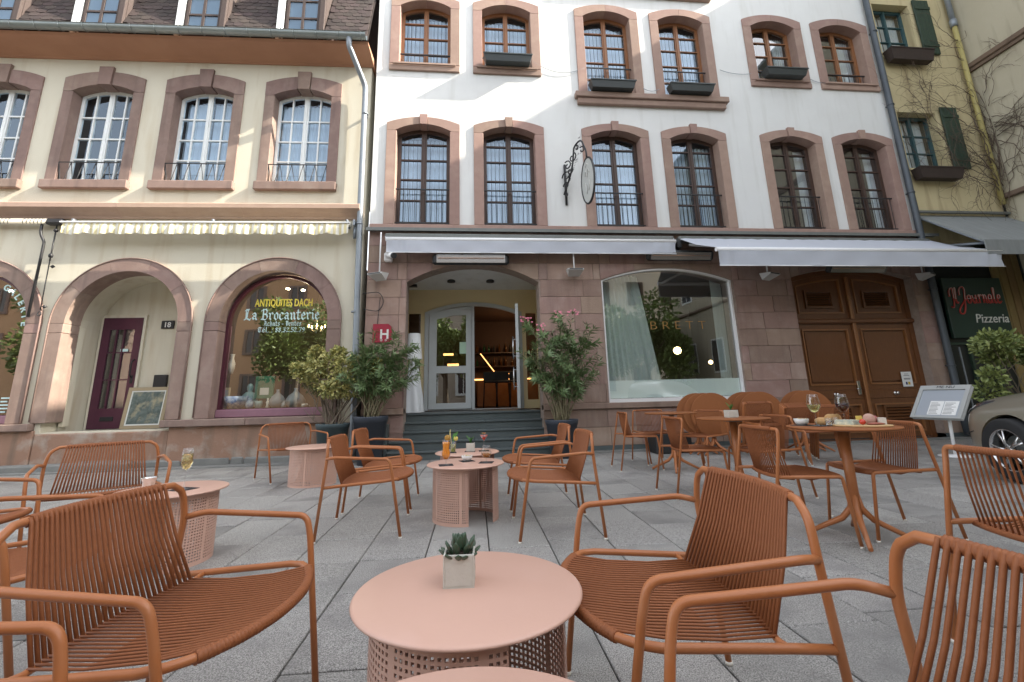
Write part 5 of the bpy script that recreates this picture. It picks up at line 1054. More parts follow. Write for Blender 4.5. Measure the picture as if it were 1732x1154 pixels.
# ================================================================ CHAIRS
CORD_R = .0041
def bowline(y0, x_end, bow, ymax): return x_end-bow*(1-(y0/ymax)**2)
def ripple(mb, pts, r_, amp, per, n=8):
    """rail wrapped with cord: radius swells and narrows with every turn"""
    out = []; rs_ = []; acc = 0
    pts = [Vector(p) for p in pts]
    for a, b in zip(pts[:-1], pts[1:]):
        L = (b-a).length; k = max(1, int(L/(per/3)))
        for i in range(k): out.append(a.lerp(b, i/k)); rs_.append(r_+amp*(.5+.5*math.cos(2*math.pi*(acc+L*i/k)/per)))
        acc += L
    out.append(pts[-1]); rs_.append(r_); mb.tube(out, rs_, n); return mb
def lounge(detail, label):
    T = thing('lounge_armchair', label, 'chair', (0, 0, 0), 0, 'terracotta lounge armchairs')
    tn = 12 if detail else 7; R0 = .0118
    # rear frame: leg - top rail - leg
    side = lambda s: [(-.322, s*.352, .006), (-.262, s*.352, .59), (-.266, s*.335, .675), (-.27, s*.30, .718)]
    top = [(-.27-.045*(1-(y/.30)**2), y, .718) for y in [-.235, -.16, -.08, 0, .08, .16, .235]]
    pts = fillet(side(-1)[:2]+[side(-1)[2]]+[side(-1)[3]], .05, 4)
    MB().tube(pts[:-1]+[Vector(side(-1)[3]).lerp(Vector(top[0]), .25)]+top+[Vector(side(1)[3]).lerp(Vector(top[-1]), .25)]+list(reversed(fillet(side(1), .05, 4)))[1:], R0, tn).build('rear_frame', m_terra, T)
    for s in (-1, 1):
        arm = fillet([(-.262, s*.352, .588), (-.20, s*.385, .600), (.205, s*.40, .575), (.225, s*.395, .50), (.30, s*.352, .006)], .075, 6)
        MB().tube(arm, R0, tn).build('arm_and_front_leg', m_terra, T)
        for x, y in ((-.322, s*.352), (.30, s*.352)): MB().tube([(x, y, 0), (x, y, .014)], .0135, 8).build('foot_cap', m_cap, T)
    # seat frame
    fr = [(.35-.085*(abs(y)/.30)**2.2, y) for y in [-.30+.60*i/12 for i in range(13)]]
    sf = [(-.29, -.348, .380), (-.16, -.35, .390), (.17, -.36, .412), (.225, -.342, .415)]+[(x, y, .414) for x, y in fr]+[(.225, .342, .415), (.17, .36, .412), (-.16, .35, .390), (-.29, .348, .380)]
    MB().tube(sf, R0, tn).build('seat_frame', m_terra, T)
    bk = lambda y: (-.155-.035*(1-(y/.32)**2), y, .382)
    MB().tube([(-.155, -.35, .39)]+[bk(y) for y in [-.3+.6*i/10 for i in range(11)]]+[(-.155, .35, .39)], .0095, 6).build('cross_tube', m_terra, T)
    if detail:
        ripple(MB(), top, R0+.0022, .0032, .0105).build('top_wrapping', m_cord, T)
        ripple(MB(), [(x, y, .414) for x, y in fr], R0+.0022, .0032, .0105).build('front_wrapping', m_cord, T)
    else:
        MB().tube(top, R0+.004, 7).build('top_wrapping', m_cord, T); MB().tube([(x, y, .414) for x, y in fr], R0+.004, 7).build('front_wrapping', m_cord, T)
    nb = 29; ns_ = 30 if detail else 30; jb = None
    bm_ = MB(); sm_ = MB()
    for i in range(nb):
        y = -.24+.48*i/(nb-1); yb = y*1.17; a = Vector((-.27-.045*(1-(y/.30)**2)+.012, y, .724)); b = Vector(bk(yb))
        pts = [a+Vector((-.004, 0, .004)), a+Vector((.004, 0, -.012)), a.lerp(b, .5)+Vector((-.006, 0, 0)), b+Vector((.004, 0, .004))]
        mb = MB() if detail else bm_; mb.tube(pts, CORD_R*(1.42 if detail else 1.05), 6 if detail else 4)
        if detail: mb.build('back_cord', m_cord, T)
    for i in range(ns_):
        y = -.288+.576*i/(ns_-1); a = Vector(bk(y)); xf = .35-.085*(abs(y)/.30)**2.2; b = Vector((xf, y, .412))
        pts = [a+Vector((0, 0, .008)), a.lerp(b, .33)+Vector((0, 0, -.004)), a.lerp(b, .7)+Vector((0, 0, -.002)), b+Vector((.0, 0, .013)), b+Vector((.014, 0, .004))]
        mb = MB() if detail else sm_; mb.tube(pts, CORD_R*.92, 6 if detail else 4)
        if detail: mb.build('seat_cord', m_cord, T)
    if not detail: stuff(bm_.build('backrest_cords', m_cord, T)); stuff(sm_.build('seat_cords', m_cord, T))
    return T
def dining(detail, label):
    T = thing('dining_chair', label, 'chair', (0, 0, 0), 0, 'terracotta dining chairs'); R0 = .0115; tn = 9 if detail else 7
    top = [(-.165-.022*(1-(y/.24)**2), y, .757) for y in [-.18, -.12, -.06, 0, .06, .12, .18]]
    sd = lambda s: fillet([(-.30, s*.25, .006), (-.17, s*.238, .70), (-.165, s*.235, .757), (-.167, s*.18, .757)], .05, 5)
    MB().tube(sd(-1)[:-1]+top+list(reversed(sd(1)))[1:], R0, tn).build('rear_frame', m_terra, T)
    for s in (-1, 1):
        MB().tube(fillet([(-.218, s*.24, .452), (.235, s*.24, .440), (.285, s*.245, .006)], .022, 4), R0, tn).build('seat_rail_and_front_leg', m_terra, T)
        for x, y in ((-.30, s*.25), (.285, s*.245)): MB().tube([(x, y, 0), (x, y, .014)], .0125, 8).build('foot_cap', m_cap, T)
    fr = [(.27-.045*(abs(y)/.235)**2, y) for y in [-.235+.47*i/8 for i in range(9)]]
    MB().tube([(x, y, .438) for x, y in fr], R0+.003, tn).build('front_rail', m_cord, T)
    bk = lambda y: (-.10-.03*(1-(y/.235)**2), y, .442-.012*(1-(y/.235)**2))
    MB().tube([bk(-.235+.47*i/8) for i in range(9)], .0125, tn).build('cross_tube', m_cord, T)
    if detail: ripple(MB(), top, R0+.002, .0028, .0105).build('top_wrapping', m_cord, T)
    else: MB().tube(top, R0+.003, 7).build('top_wrapping', m_cord, T)
    bm_ = MB(); sm_ = MB(); nb = 20
    for i in range(nb):
        y = -.19+.38*i/(nb-1); a = Vector((-.165-.022*(1-(y/.24)**2)+.011, y, .760)); b = Vector(bk(y*1.1)); mb = MB() if detail else bm_
        mb.tube([a+Vector((-.003, 0, .003)), a+Vector((.003, 0, -.012)), a.lerp(b, .5)+Vector((-.004, 0, 0)), b+Vector((.006, 0, -.004))], CORD_R*1.05, 6 if detail else 4)
        if detail: mb.build('back_cord', m_cord, T)
    for i in range(26):
        y = -.222+.444*i/25; a = Vector(bk(y)); b = Vector((.27-.045*(abs(y)/.235)**2, y, .438)); mb = MB() if detail else sm_
        mb.tube([a+Vector((0, 0, .012)), a.lerp(b, .4)+Vector((0, 0, -.014)), b+Vector((0, 0, .014)), b+Vector((.013, 0, .003))], CORD_R*1.1, 6 if detail else 4)
        if detail: mb.build('seat_cord', m_cord, T)
    if not detail: stuff(bm_.build('backrest_cords', m_cord, T)); stuff(sm_.build('seat_cords', m_cord, T))
    return T
LC = [(1, -.89, 1.69, -7, 'large foreground armchair at the left, facing the pink table with the succulent'),
 (1, -1.05, .77, 0, 'armchair cut off at the bottom left corner, only its arm in view'),
 (1, .66, 1.59, 177.5, 'large foreground armchair at the right of the pink table with the succulent'),
 (1, .64, .67, 178, 'nearest armchair at the bottom right, its back cords cut by the frame'),
 (1, -2.93, 3.0, 0, 'armchair at the far left edge, only its arm in view behind the others'),
 (1, -1.95, 2.28, 15, 'armchair at the left partly hidden behind the big foreground armchair back'),
 (1, -2.80, 4.05, -55, 'armchair facing the square behind the pink table with champagne'),
 (1, -.81, 4.17, 2, 'armchair left of the cocktail table, the nearer of the left pair'),
 (0, -.82, 5.05, 0, 'armchair left of the cocktail table, the farther of the left pair'),
 (1, .69, 3.88, 178, 'armchair right of the cocktail table, the nearer of the right pair'),
 (0, .72, 4.80, 177, 'armchair right of the cocktail table, the farther of the right pair'),
 (0, -2.42, 6.98, -50, 'armchair under the antique shop window beside a small pink table')]
DC = [(1, 2.28, 1.70, 2, 'dining chair at the right edge turned away, its cord back cut by the frame'),
 (1, 2.28, 3.28, -2, 'dining chair with its back to us left of the wine table'),
 (1, 3.07, 3.33, 174, 'dining chair right of the wine table in front of the car'),
 (1, 2.34, 4.85, 0, 'dining chair turned away at the left of the middle bistro table'),
 (0, 3.02, 4.62, 182, 'dining chair behind the wine bowl between two bistro tables'),
 (0, 2.38, 6.57, -3, 'dining chair at the left of the farthest bistro table'),
 (0, 2.85, 7.05, -88, 'dining chair behind the farthest bistro table facing the square'),
 (0, 3.25, 6.30, 205, 'dining chair in front of the first stack of tilted tables')]
def place(specs, maker):
    protos = {}
    for det, x, y, rz, lab in specs:
        if det not in protos: protos[det] = maker(det, lab); t = protos[det]; t.location = (x, y, 0); t.rotation_euler = (0, 0, R(rz))
        else: dup(protos[det], (x, y, 0), R(rz), lab)
    return protos
lp = place(LC, lounge); dp = place(DC, dining)
# stacked dining chairs in front of the gate
stk = [(4.66, 6.98, .06, 2, 'left'), (4.93, 6.42, 0, 4, 'middle'), (5.42, 6.35, 0, 2, 'right')]
words = ['front', 'second', 'third', 'rearmost']
for x, y, z0, n_, w_ in stk:
    for k in range(n_):
        r_ = dup(dp[0], (x+.015*k, y+.045*k, z0+.016*k), R(-92+k*.7), '%s chair of the nested stack of dining chairs, %s one' % (words[k] if k < n_-1 else 'rearmost', w_+' stack'), 'nested dining chairs by the gate')
# ================================================================ LOW PINK TABLES
def pink_table(label, x, y, rz, holes=True):
    T = thing('pink_side_table', label, 'table', (x, y, 0), R(rz), 'round pink perforated tables')
    MB().lathe([(0, .444), (.332, .444), (.339, .447), (.342, .4515), (.339, .456), (.332, .4585), (0, .4585)], 72).build('table_top', m_pink, T)
    # plan of the folded sheet: three quarter drum with an inner curl
    pl_ = []
    for k in range(79): a = R(-62+k*4.0); pl_.append((.285*math.cos(a), .285*math.sin(a)))
    e = Vector((pl_[-1][0], pl_[-1][1])); c0 = Vector((.08, -.14))
    for k in range(1, 15): pl_.append((e.x+(.02-e.x)*k/14, e.y+(.02-e.y)*k/14+.05*math.sin(math.pi*k/14)))
    cols = []; acc = [0]
    for p, q in zip(pl_[:-1], pl_[1:]): acc.append(acc[-1]+math.hypot(q[0]-p[0], q[1]-p[1]))
    step = .0178; N = int(acc[-1]/step); j = 0
    def at(s):
        s = min(s, acc[-1]-1e-6); k = max(i for i in range(len(acc)) if acc[i] <= s); t = (s-acc[k])/(acc[k+1]-acc[k]); return (pl_[k][0]+(pl_[k+1][0]-pl_[k][0])*t, pl_[k][1]+(pl_[k+1][1]-pl_[k][1])*t)
    P = [at(i*step) for i in range(N+1)]; zs_ = [.024+.0178*i for i in range(23)]
    mb = MB(); hs = .27
    for i in range(N):
        p, q = Vector((*P[i], 0)), Vector((*P[i+1], 0))
        mb.add([(p.x, p.y, 0), (q.x, q.y, 0), (q.x, q.y, zs_[0]), (p.x, p.y, zs_[0])], [(0, 1, 2, 3)]); mb.add([(p.x, p.y, zs_[-1]), (q.x, q.y, zs_[-1]), (q.x, q.y, .445), (p.x, p.y, .445)], [(0, 1, 2, 3)])
        for k in range(22):
            z0, z1 = zs_[k], zs_[k+1]; f = lambda u, v: tuple(p.lerp(q, u)+Vector((0, 0, z0+(z1-z0)*v)))
            if i % 14 == 13: mb.add([f(0, 0), f(1, 0), f(1, 1), f(0, 1)], [(0, 1, 2, 3)]); continue
            a, b = hs*.85, 1-hs*.85
            mb.add([f(0, 0), f(1, 0), f(1, 1), f(0, 1), f(a, a), f(b, a), f(b, b), f(a, b)], [(0, 1, 5, 4), (1, 2, 6, 5), (2, 3, 7, 6), (3, 0, 4, 7)])
    o = mb.build('perforated_base', m_pink, T); so = o.modifiers.new('thickness', 'SOLIDIFY'); so.thickness = .003; so.offset = 0
    return T
P0 = pink_table('nearest pink table, only its rim showing at the bottom edge', -.005, .80, 20)
PT = [(.006, 1.555, 40, 'pink table in the foreground carrying the succulent in a concrete cube'), (-.007, 4.318, 25, 'pink table with the orange cocktail and the brandy glass'),
 (.01, 5.17, 60, 'pink table with the red martini, behind the orange cocktail table'), (-2.02, 3.58, 0, 'pink table with the champagne flute at the left'), (-1.95, 6.42, 130, 'empty pink table in front of the antique shop')]
for x, y, rz, lab in PT: dup(P0, (x, y, 0), R(rz), lab)
# ================================================================ BISTRO TABLES
def pedestal(mb_list, T, x=0, y=0):
    pass
def bistro(label, tilt=False, group='terracotta bistro tables'):
    T = thing('bistro_table', label, 'table', (0, 0, 0), 0, group); Hh = .752
    top = MB().lathe([(0, -.014), (.343, -.014), (.35, -.010), (.352, -.005), (.35, 0), (.343, .001), (0, .001)], 56).build('table_top', m_tabler, T)
    MB().lathe([(0, 0), (.09, 0), (.09, .012), (.0, .02)], 20).build('mount_plate', m_flash, T)
    mp = T.children[-1] if T.children[-1].name.startswith('mount') else [c for c in T.children if c.name.startswith('mount')][0]
    if tilt: top.location = (0, -.10, .65); top.rotation_euler = (R(86), 0, 0); mp.location = (0, -.075, .62); mp.rotation_euler = (R(90), 0, 0); hc = .66
    else: top.location = (0, 0, Hh); mp.location = (0, 0, Hh-.034); hc = Hh-.03
    MB().tube([(0, 0, hc), (0, 0, .40), (0, 0, .16)], [.036, .033, .034], 14).build('column', m_terra, T)
    for k in range(4):
        a = math.pi/4+k*math.pi/2; c_, s_ = math.cos(a), math.sin(a)
        MB().tube([(.012*c_, .012*s_, .30), (.03*c_, .03*s_, .20), (.09*c_, .09*s_, .13), (.31*c_, .31*s_, .018)], [.020, .022, .020, .014], 8).build('leg', m_terra, T)
    return T
b0 = bistro('bistro table set with wine glasses and a cheese board'); b0.location = (2.71, 3.20, 0); b0.rotation_euler = (0, 0, R(12))
dup(b0, (2.72, 4.62, 0), R(35), 'bistro table with a small grass plant in a white pot')
dup(b0, (2.80, 6.25, 0), R(20), 'empty farthest bistro table near the hotel wall')
t0 = bistro('frontmost of the three tables folded upright at the left, before the big window', True, 'folded upright bistro tables'); t0.location = (4.12, 7.62, 0); t0.rotation_euler = (0, 0, R(-14))
gi = 0; nm_ = {0: 'left', 1: 'middle', 2: 'right'}
for gx_, cnt in ((4.12, 3), (4.95, 3), (5.80, 2)):
    for k in range(cnt):
        if gi == 0 and k == 0: continue
        lab = 'round table folded upright, %s of the %s cluster by the wall' % (['front one', 'second one', 'rear one'][k], nm_[gi])
        dup(t0, (gx_-.075*k+.03*gi, 7.62+.11*k-.02*gi, .0), R(-14-gi*3), lab)
    gi += 1
# ================================================================ THINGS ON THE TABLES
ZP = .4585; ZB = .753
def liquid(name, c, tr=.7): return mat(name, c, .08, trans=tr, ior=1.33)
def glass_thing(name, label, cat, x, y, z, prof, m=None, liq=None, lm=None, extra=None, group='glasses on the tables', n=32, rz=0):
    T = thing(name, label, cat, (x, y, z), R(rz), group)
    MB().lathe(prof, n).build('glass', m or m_tum, T)
    if liq: MB().lathe(liq, n).build('drink', lm, T)
    if extra: extra(T)
    return T
def coaster(x, y, z, lab, a=0, w=.055):
    o = tag(MB().box(-w, w, -w, w, 0, .003).build('coaster', mat('black_napkin', (.022, .022, .026), .9)), lab, 'coaster', 'black square coasters'); o.location = (x, y, z); o.rotation_euler = (0, 0, R(a))
# succulent
T = thing('potted_succulent', 'green succulent in a white concrete cube on the foreground pink table', 'plant', (-.022, 1.60, ZP), R(-3))
pm2 = MB(); a_ = .0475; h2 = .092
pm2.box(-a_, a_, -a_, a_, 0, .004); pm2.box(-a_, -a_+.006, -a_, a_, .004, h2, .0015).box(a_-.006, a_, -a_, a_, .004, h2, .0015).box(-a_+.006, a_-.006, -a_, -a_+.006, .004, h2, .0015).box(-a_+.006, a_-.006, a_-.006, a_, .004, h2, .0015)
pm2.build('cube_pot', m_cube, T); MB().box(-a_+.006, a_-.006, -a_+.006, a_-.006, .07, .08).build('soil', m_soil, T)
rsu = random.Random(12)
m_suc = mat('succulent_leaf', (.035, .085, .045), .4, (.06, .08, .05), 30, .7, c3=(.16, .05, .05), s3=22)
def fleshy(L, w, th_):
    mb = MB(); n = 7; m_ = 8; vs = []
    for i in range(n+1):
        t = i/n; ww = w*math.sin(math.pi*min(1, t*.92+.06))**.7*(.55+.75*t if t < .7 else 1.075-.9*(t-.7)); 
        for k in range(m_):
            a = 2*math.pi*k/m_; vs.append((ww*math.cos(a), th_*math.sin(a)*(1-.5*t)+.10*L*t*t, L*t))
    fs = [(i*m_+k, i*m_+(k+1) % m_, (i+1)*m_+(k+1) % m_, (i+1)*m_+k) for i in range(n) for k in range(m_)]; mb.add(vs, fs+[tuple(range(n*m_, n*m_+m_))], True); return mb
for k in range(26):
    ring = k//9; az = k*2.4; tilt = (R(62), R(38), R(14))[min(ring, 2)]; L = (.042, .046, .048)[min(ring, 2)]*rsu.uniform(.85, 1.15)
    o = fleshy(L, .0125, .006).build('leaf', m_suc, T); rr0 = .012+.012*(2-ring)
    o.matrix_local = Matrix.Translation((rr0*math.sin(az)*1., -rr0*math.cos(az), .076+.008*ring)) @ Matrix.Rotation(az, 4, 'Z') @ Matrix.Rotation(tilt*rsu.uniform(.85, 1.15), 4, 'X')
# cocktail table
cx, cy = -.007, 4.318
coaster(-.175, cy-.12, ZP, 'black coaster under the orange cocktail', 8, .06); coaster(.005, cy+.09, ZP, 'black coaster under the white snack bowl', 20, .06); coaster(.175, cy-.05, ZP, 'black coaster under the brandy glass', -12, .06)
def ex_orange(T):
    MB().tube([(.0, .02, .10), (.03, .03, .24), (.035, .035, .29)], .004, 6).build('straw', mat('pale_straw', (.6, .5, .2), .5), T)
    for a, z_ in ((-.02, .215), (.01, .225)): MB().lathe([(0, .003), (.026, .003), (.026, -.003), (0, -.003)], 18).build('orange_slice', mat('orange_slice', (.65, .28, .03), .5, (.7, .5, .15), 40, .5), T); s_ = T.children
    for c_ in T.children:
        if c_.name.startswith('orange_slice'): c_.rotation_euler = (R(75), R(20), 0); c_.location = (.012, .0, .222)
glass_thing('orange_cocktail', 'orange cocktail in a curved stemmed glass', 'drink', -.175, cy-.12, ZP+.003, [(.032, 0), (.033, .003), (.006, .008), (.005, .035), (.022, .045), (.036, .075), (.037, .10), (.029, .135), (.031, .165), (.036, .205), (.0345, .205), (.029, .165), (.027, .135), (.035, .10), (.034, .075), (.02, .048), (0, .043)],
    liq=[(0, .045), (.02, .049), (.033, .076), (.0335, .10), (.026, .135), (.0285, .165), (.031, .188), (0, .188)], lm=mat('orange_juice', (.85, .22, .02), .25, (.95, .42, .03), 6, .5), extra=ex_orange)
glass_thing('brandy_glass', 'brandy balloon glass a third full on the cocktail table', 'drink', .175, cy-.05, ZP+.003, [(.034, 0), (.035, .003), (.006, .007), (.005, .03), (.03, .042), (.044, .065), (.045, .085), (.037, .12), (.034, .14), (.0325, .14), (.0355, .12), (.0435, .085), (.0425, .065), (.028, .045), (0, .038)],
    liq=[(0, .040), (.028, .046), (.041, .065), (.042, .072), (0, .072)], lm=liquid('brandy', (.75, .33, .06)))
def bowl(x, y, z, lab, sc=1.):
    T = thing('snack_bowl', lab, 'bowl', (x, y, z)); T.scale = (sc,)*3
    MB().lathe([(0, 0), (.03, 0), (.045, .018), (.052, .045), (.049, .046), (.042, .02), (0, .012)], 28).build('bowl', mat('white_porcelain', (.72, .72, .70), .2), T)
    for k in range(14): a = k*2.4; r_ = .008*k**.6; MB().lathe([(0, -.006), (.006, 0), (0, .006)], 6, (r_*math.cos(a)*1., r_*math.sin(a), .043+.004*math.cos(k))).build('nut', mat('peanut', (.62, .45, .24), .6), T)
bowl(.005, cy+.09, ZP+.003, 'white snack bowl between the two drinks')
cy3 = 5.17
coaster(-.16, cy3-.06, ZP, 'black coaster under the garnished tumbler', 5, .055); coaster(.04, cy3+.0, ZP, 'black coaster under the white planter', -5, .055); coaster(.19, cy3+.0, ZP, 'black coaster under the red martini', 0, .055)
def ex_t(T):
    MB().lathe([(0, .002), (.024, .002), (.024, -.002), (0, -.002)], 14).build('lemon_slice', mat('lemon', (.75, .62, .15), .5), T); c_ = [c for c in T.children if c.name.startswith('lemon')][0]; c_.location = (.03, 0, .14); c_.rotation_euler = (R(80), 0, R(20))
    for k in range(3): MB().add([(0, 0, .10), (.02+.01*k, -.005, .17), (.015+.02*k, .0, .20+.01*k), (-.005+.012*k, .005, .17)], [(0, 1, 2, 3)]).build('mint_leaf', mat('mint', (.10, .28, .06), .5), T)
    MB().tube([(-.01, 0, .02), (-.03, 0, .20)], .003, 5).build('straw', MATS['pale_straw'], T)
glass_thing('tumbler', 'tumbler with lemon and mint behind the orange cocktail', 'drink', -.14, cy3-.06, ZP+.003, [(.028, 0), (.034, .11), (.032, .11), (.0265, .008), (0, .008)], liq=[(0, .009), (.026, .009), (.030, .085), (0, .085)], lm=liquid('mojito', (.55, .55, .18)), extra=ex_t)
def ex_m(T):
    for k in range(8): a = k*.785; MB().add([(0, 0, .175), (.02*math.cos(a-.3), .02*math.sin(a-.3), .18), (.034*math.cos(a), .034*math.sin(a), .183), (.02*math.cos(a+.3), .02*math.sin(a+.3), .18)], [(0, 1, 2, 3)]).build('petal', mat('yellow_petal', (.8, .55, .12), .6), T)
    MB().lathe([(0, .188), (.010, .183), (0, .177)], 10).build('flower_heart', mat('flower_heart', (.5, .1, .03), .6), T)
glass_thing('martini_glass', 'red martini with a yellow flower garnish', 'drink', .19, cy3, ZP+.003, [(.034, 0), (.035, .003), (.005, .007), (.004, .095), (.052, .168), (.0505, .168), (0, .099)], liq=[(0, .101), (.044, .160), (0, .160)], lm=mat('red_cocktail', (.55, .02, .015), .2), extra=ex_m)
def planter(x, y, z, lab, w, hgt, kind):
    T = thing('small_planter', lab, 'plant', (x, y, z), R(-4)); MB().box(-w, w, -w, w, 0, hgt, .003).build('cube_pot', m_cube, T); MB().box(-w+.006, w-.006, -w+.006, w-.006, hgt-.001, hgt+.001).build('soil', m_soil, T)
    rg = random.Random(9)
    for k in range(16):
        a = rg.uniform(0, 6.28); L = rg.uniform(.05, .085); o_ = rg.uniform(.2, .9); c_, s_ = math.cos(a), math.sin(a); q = .006 if kind else .012
        MB().add([(-s_*q, c_*q, hgt), (s_*q, -c_*q, hgt), (o_*L*.55*c_, o_*L*.55*s_, hgt+L*.8), (o_*L*c_, o_*L*s_, hgt+L)], [(0, 1, 2), (0, 2, 3)]).build('leaf', mat('grass_leaf', (.08, .22, .05), .5), T)
planter(.045, cy3, ZP+.003, 'small plant in a square white pot on the martini table', .045, .085, 0)
planter(2.735, 4.66, ZB, 'small grass plant in a square white pot on the middle bistro table', .052, .075, 1)
# champagne table
px_, py_ = -2.02, 3.58
coaster(px_+.10, py_-.04, ZP, 'black coaster under the champagne flute', -25, .065)
glass_thing('champagne_flute', 'champagne flute half full on the left pink table', 'drink', px_+.10, py_-.04, ZP+.003, [(.034, 0), (.034, .003), (.005, .008), (.004, .085), (.022, .10), (.033, .13), (.030, .17), (.026, .205), (.0245, .205), (.0285, .17), (.031, .13), (.02, .103), (0, .092)], liq=[(0, .094), (.019, .104), (.0295, .13), (.027, .175), (0, .175)], lm=liquid('champagne', (.88, .72, .35), .85)).scale = (1.15, 1.15, 1.3)
T = thing('silver_cup', 'small hammered silver beaker standing beside the champagne', 'cup', (px_-.135, py_-.03, ZP))
MB().lathe([(0, 0), (.032, 0), (.034, .02), (.037, .06), (.045, .082), (.05, .085), (.048, .087), (.042, .08), (.034, .06), (.031, .02), (0, .004)], 30).build('beaker', m_chrome, T)
MB().tube([(-.036, 0, .02), (-.05, 0, .0), (-.06, -.01, .005)], .004, 6).build('handle', m_chrome, T)
# wine table
wx, wy = 2.71, 3.20
def wp(dx, dy): return wx+dx, wy+dy
ex_ = Vector((.79, -.62)).normalized(); ey_ = Vector((.62, .79))   # along the picture width, and away from the viewer
def W2(a, b): v = ex_*a+ey_*b; return wx+v.x, wy+v.y
wine = [(.036, 0), (.037, .003), (.006, .008), (.0042, .085), (.024, .10), (.043, .13), (.045, .155), (.038, .20), (.034, .225), (.0325, .225), (.0365, .20), (.0435, .155), (.041, .13), (.022, .103), (0, .091)]
x, y = W2(-.135, -.02); coaster(x, y, ZB, 'dark coaster under the white wine glass', 10, .07)
glass_thing('wine_glass', 'glass of white wine on the cheese table', 'drink', x-.02, y, ZB+.003, wine, liq=[(0, .093), (.021, .105), (.040, .131), (.042, .15), (0, .15)], lm=liquid('white_wine', (.80, .74, .30), .85))
x2, y2 = W2(.03, .13)
glass_thing('wine_glass', 'glass of red wine behind the cheese board', 'drink', x2, y2, ZB, wine, liq=[(0, .093), (.021, .105), (.040, .131), (.0425, .16), (0, .16)], lm=mat('red_wine', (.03, .002, .006), .15))
for a, b, lab in ((-.075, -.05, 'small faceted glass of water beside the white wine'), (-.03, .06, 'second small glass of water behind the first')):
    xx, yy = W2(a, b); glass_thing('small_tumbler', lab, 'drink', xx, yy, ZB+.003, [(.020, 0), (.023, .055), (.0215, .055), (.019, .006), (0, .006)], liq=[(0, .007), (.019, .007), (.0205, .035), (0, .035)], lm=liquid('water', (.9, .93, .93), .95), n=10)
xx, yy = W2(-.245, .02); coaster(xx, yy, ZB, 'black coaster under the white nut bowl', 30, .06); bowl(xx, yy, ZB+.003, 'white nut bowl at the left end of the cheese table', 1.0)
m_bread = mat('bread_crust', (.42, .22, .08), .8, (.55, .35, .16), 20, .6, .3, 60); m_crumb = mat('bread_crumb', (.66, .55, .40), .9)
T = thing('bread_roll', 'filled bread roll behind the wine glass', 'bread', (*W2(-.115, .09), ZB)); 
MB().lathe([(0, 0), (.04, .0), (.05, .02), (.045, .04), (.02, .055), (0, .056)], 18).build('roll', m_bread, T)
T = thing('bread_basket', 'slices of crusty bread standing behind the glasses', 'bread', (*W2(-.045, .13), ZB))
for k in range(3):
    o = MB().lathe([(0, 0), (.036, 0), (.039, .007), (.036, .014), (0, .014)], 18).build('bread_slice', m_bread, T); o.rotation_euler = (R(78), 0, R(-30+25*k)); o.location = (-.02+.03*k, 0, .04); o2 = MB().lathe([(0, -.001), (.033, -.001)], 18).build('crumb', m_crumb, o)
T = thing('cheese_board', 'oval wooden board with cheeses, ham and tomato on the wine table', 'board', (*W2(.12, -.04), ZB), math.atan2(ex_.y, ex_.x))
MB().lathe([(0, 0), (.97, 0), (1, .3), (1, .7), (.97, 1), (0, 1)], 40).build('board', mat('maple_board', (.58, .40, .20), .5, (.45, .28, .13), 8, .6, stretch=(1, 5, 1)), T); bo = T.children[0]; bo.scale = (.175, .095, .014)
def wedge(nm, pts, hgt, m, x, y, z, rz, mrind=None):
    mb = MB(); n = len(pts); mb.add([(a, b, 0) for a, b in pts]+[(a, b, hgt) for a, b in pts], [tuple(range(n-1, -1, -1)), tuple(range(n, 2*n))]+[(i, (i+1) % n, n+(i+1) % n, n+i) for i in range(n)])
    o = tag(mb.build(nm, m), {'blue_cheese': 'large wedge of blue cheese at the left of the board', 'hard_cheese': 'upright yellow cheese wedge behind the blue cheese', 'goat_cheese': 'white cheese wedge at the right end of the board'}[nm], 'cheese', 'food on the cheese board'); o.location = (*(Vector((T.location.x, T.location.y))+ex_*x+ey_*y), ZB+.0145+z); o.rotation_euler = (0, 0, R(rz)); return o
wedge('blue_cheese', [(-.075, -.03), (.03, -.055), (.075, .0), (.03, .05), (-.06, .03)], .030, mat('blue_cheese', (.72, .68, .50), .6, (.30, .38, .36), 26, .35), -.085, .0, 0, -38)
wedge('hard_cheese', [(-.018, -.014), (.018, -.014), (.016, .014), (-.016, .014)], .055, mat('yellow_cheese', (.68, .50, .12), .5), -.01, .065, 0, -30)
wedge('goat_cheese', [(-.022, -.02), (.024, -.014), (.018, .02), (-.02, .018)], .045, m_cap, .115, .03, 0, -20)
def food(nm, lab, prof, m, a, b, z, rot=(0, 0, 0), cat='food', sc=(1, 1, 1), n=16):
    o = tag(MB().lathe(prof, n).build(nm, m), lab, cat, 'food on the cheese board'); o.location = (*(Vector((T.location.x, T.location.y))+ex_*a+ey_*b), ZB+.0145+z); o.rotation_euler = tuple(R(t) for t in rot); o.scale = sc
ball = [(0, -.02), (.012, -.016), (.019, -.006), (.02, 0), (.019, .006), (.012, .016), (0, .02)]
food('cherry_tomato', 'red cherry tomato on the front of the board', ball, mat('tomato', (.55, .05, .025), .25), .0, -.05, .02)
food('ham_roll', 'thick slice of rolled ham in the middle of the board', [(0, 0), (.036, 0), (.038, .01), (.036, .02), (0, .02)], mat('ham', (.42, .20, .15), .5, (.55, .36, .28), 25, .6), .045, .03, .034, (78, 0, -30))
food('dried_ham', 'dark dried ham slices at the right of the board', [(0, 0), (.05, .002), (.055, .008), (.03, .014), (0, .012)], mat('cured_ham', (.25, .06, .04), .5, (.40, .14, .09), 30, .6), .075, -.02, .0, (0, 0, 0), sc=(1.2, .6, 1))
food('salami', 'pink salami slice leaning behind the ham', [(0, 0), (.024, 0), (.024, .005), (0, .005)], mat('salami', (.45, .12, .12), .5), .075, .05, .035, (80, 0, -40))
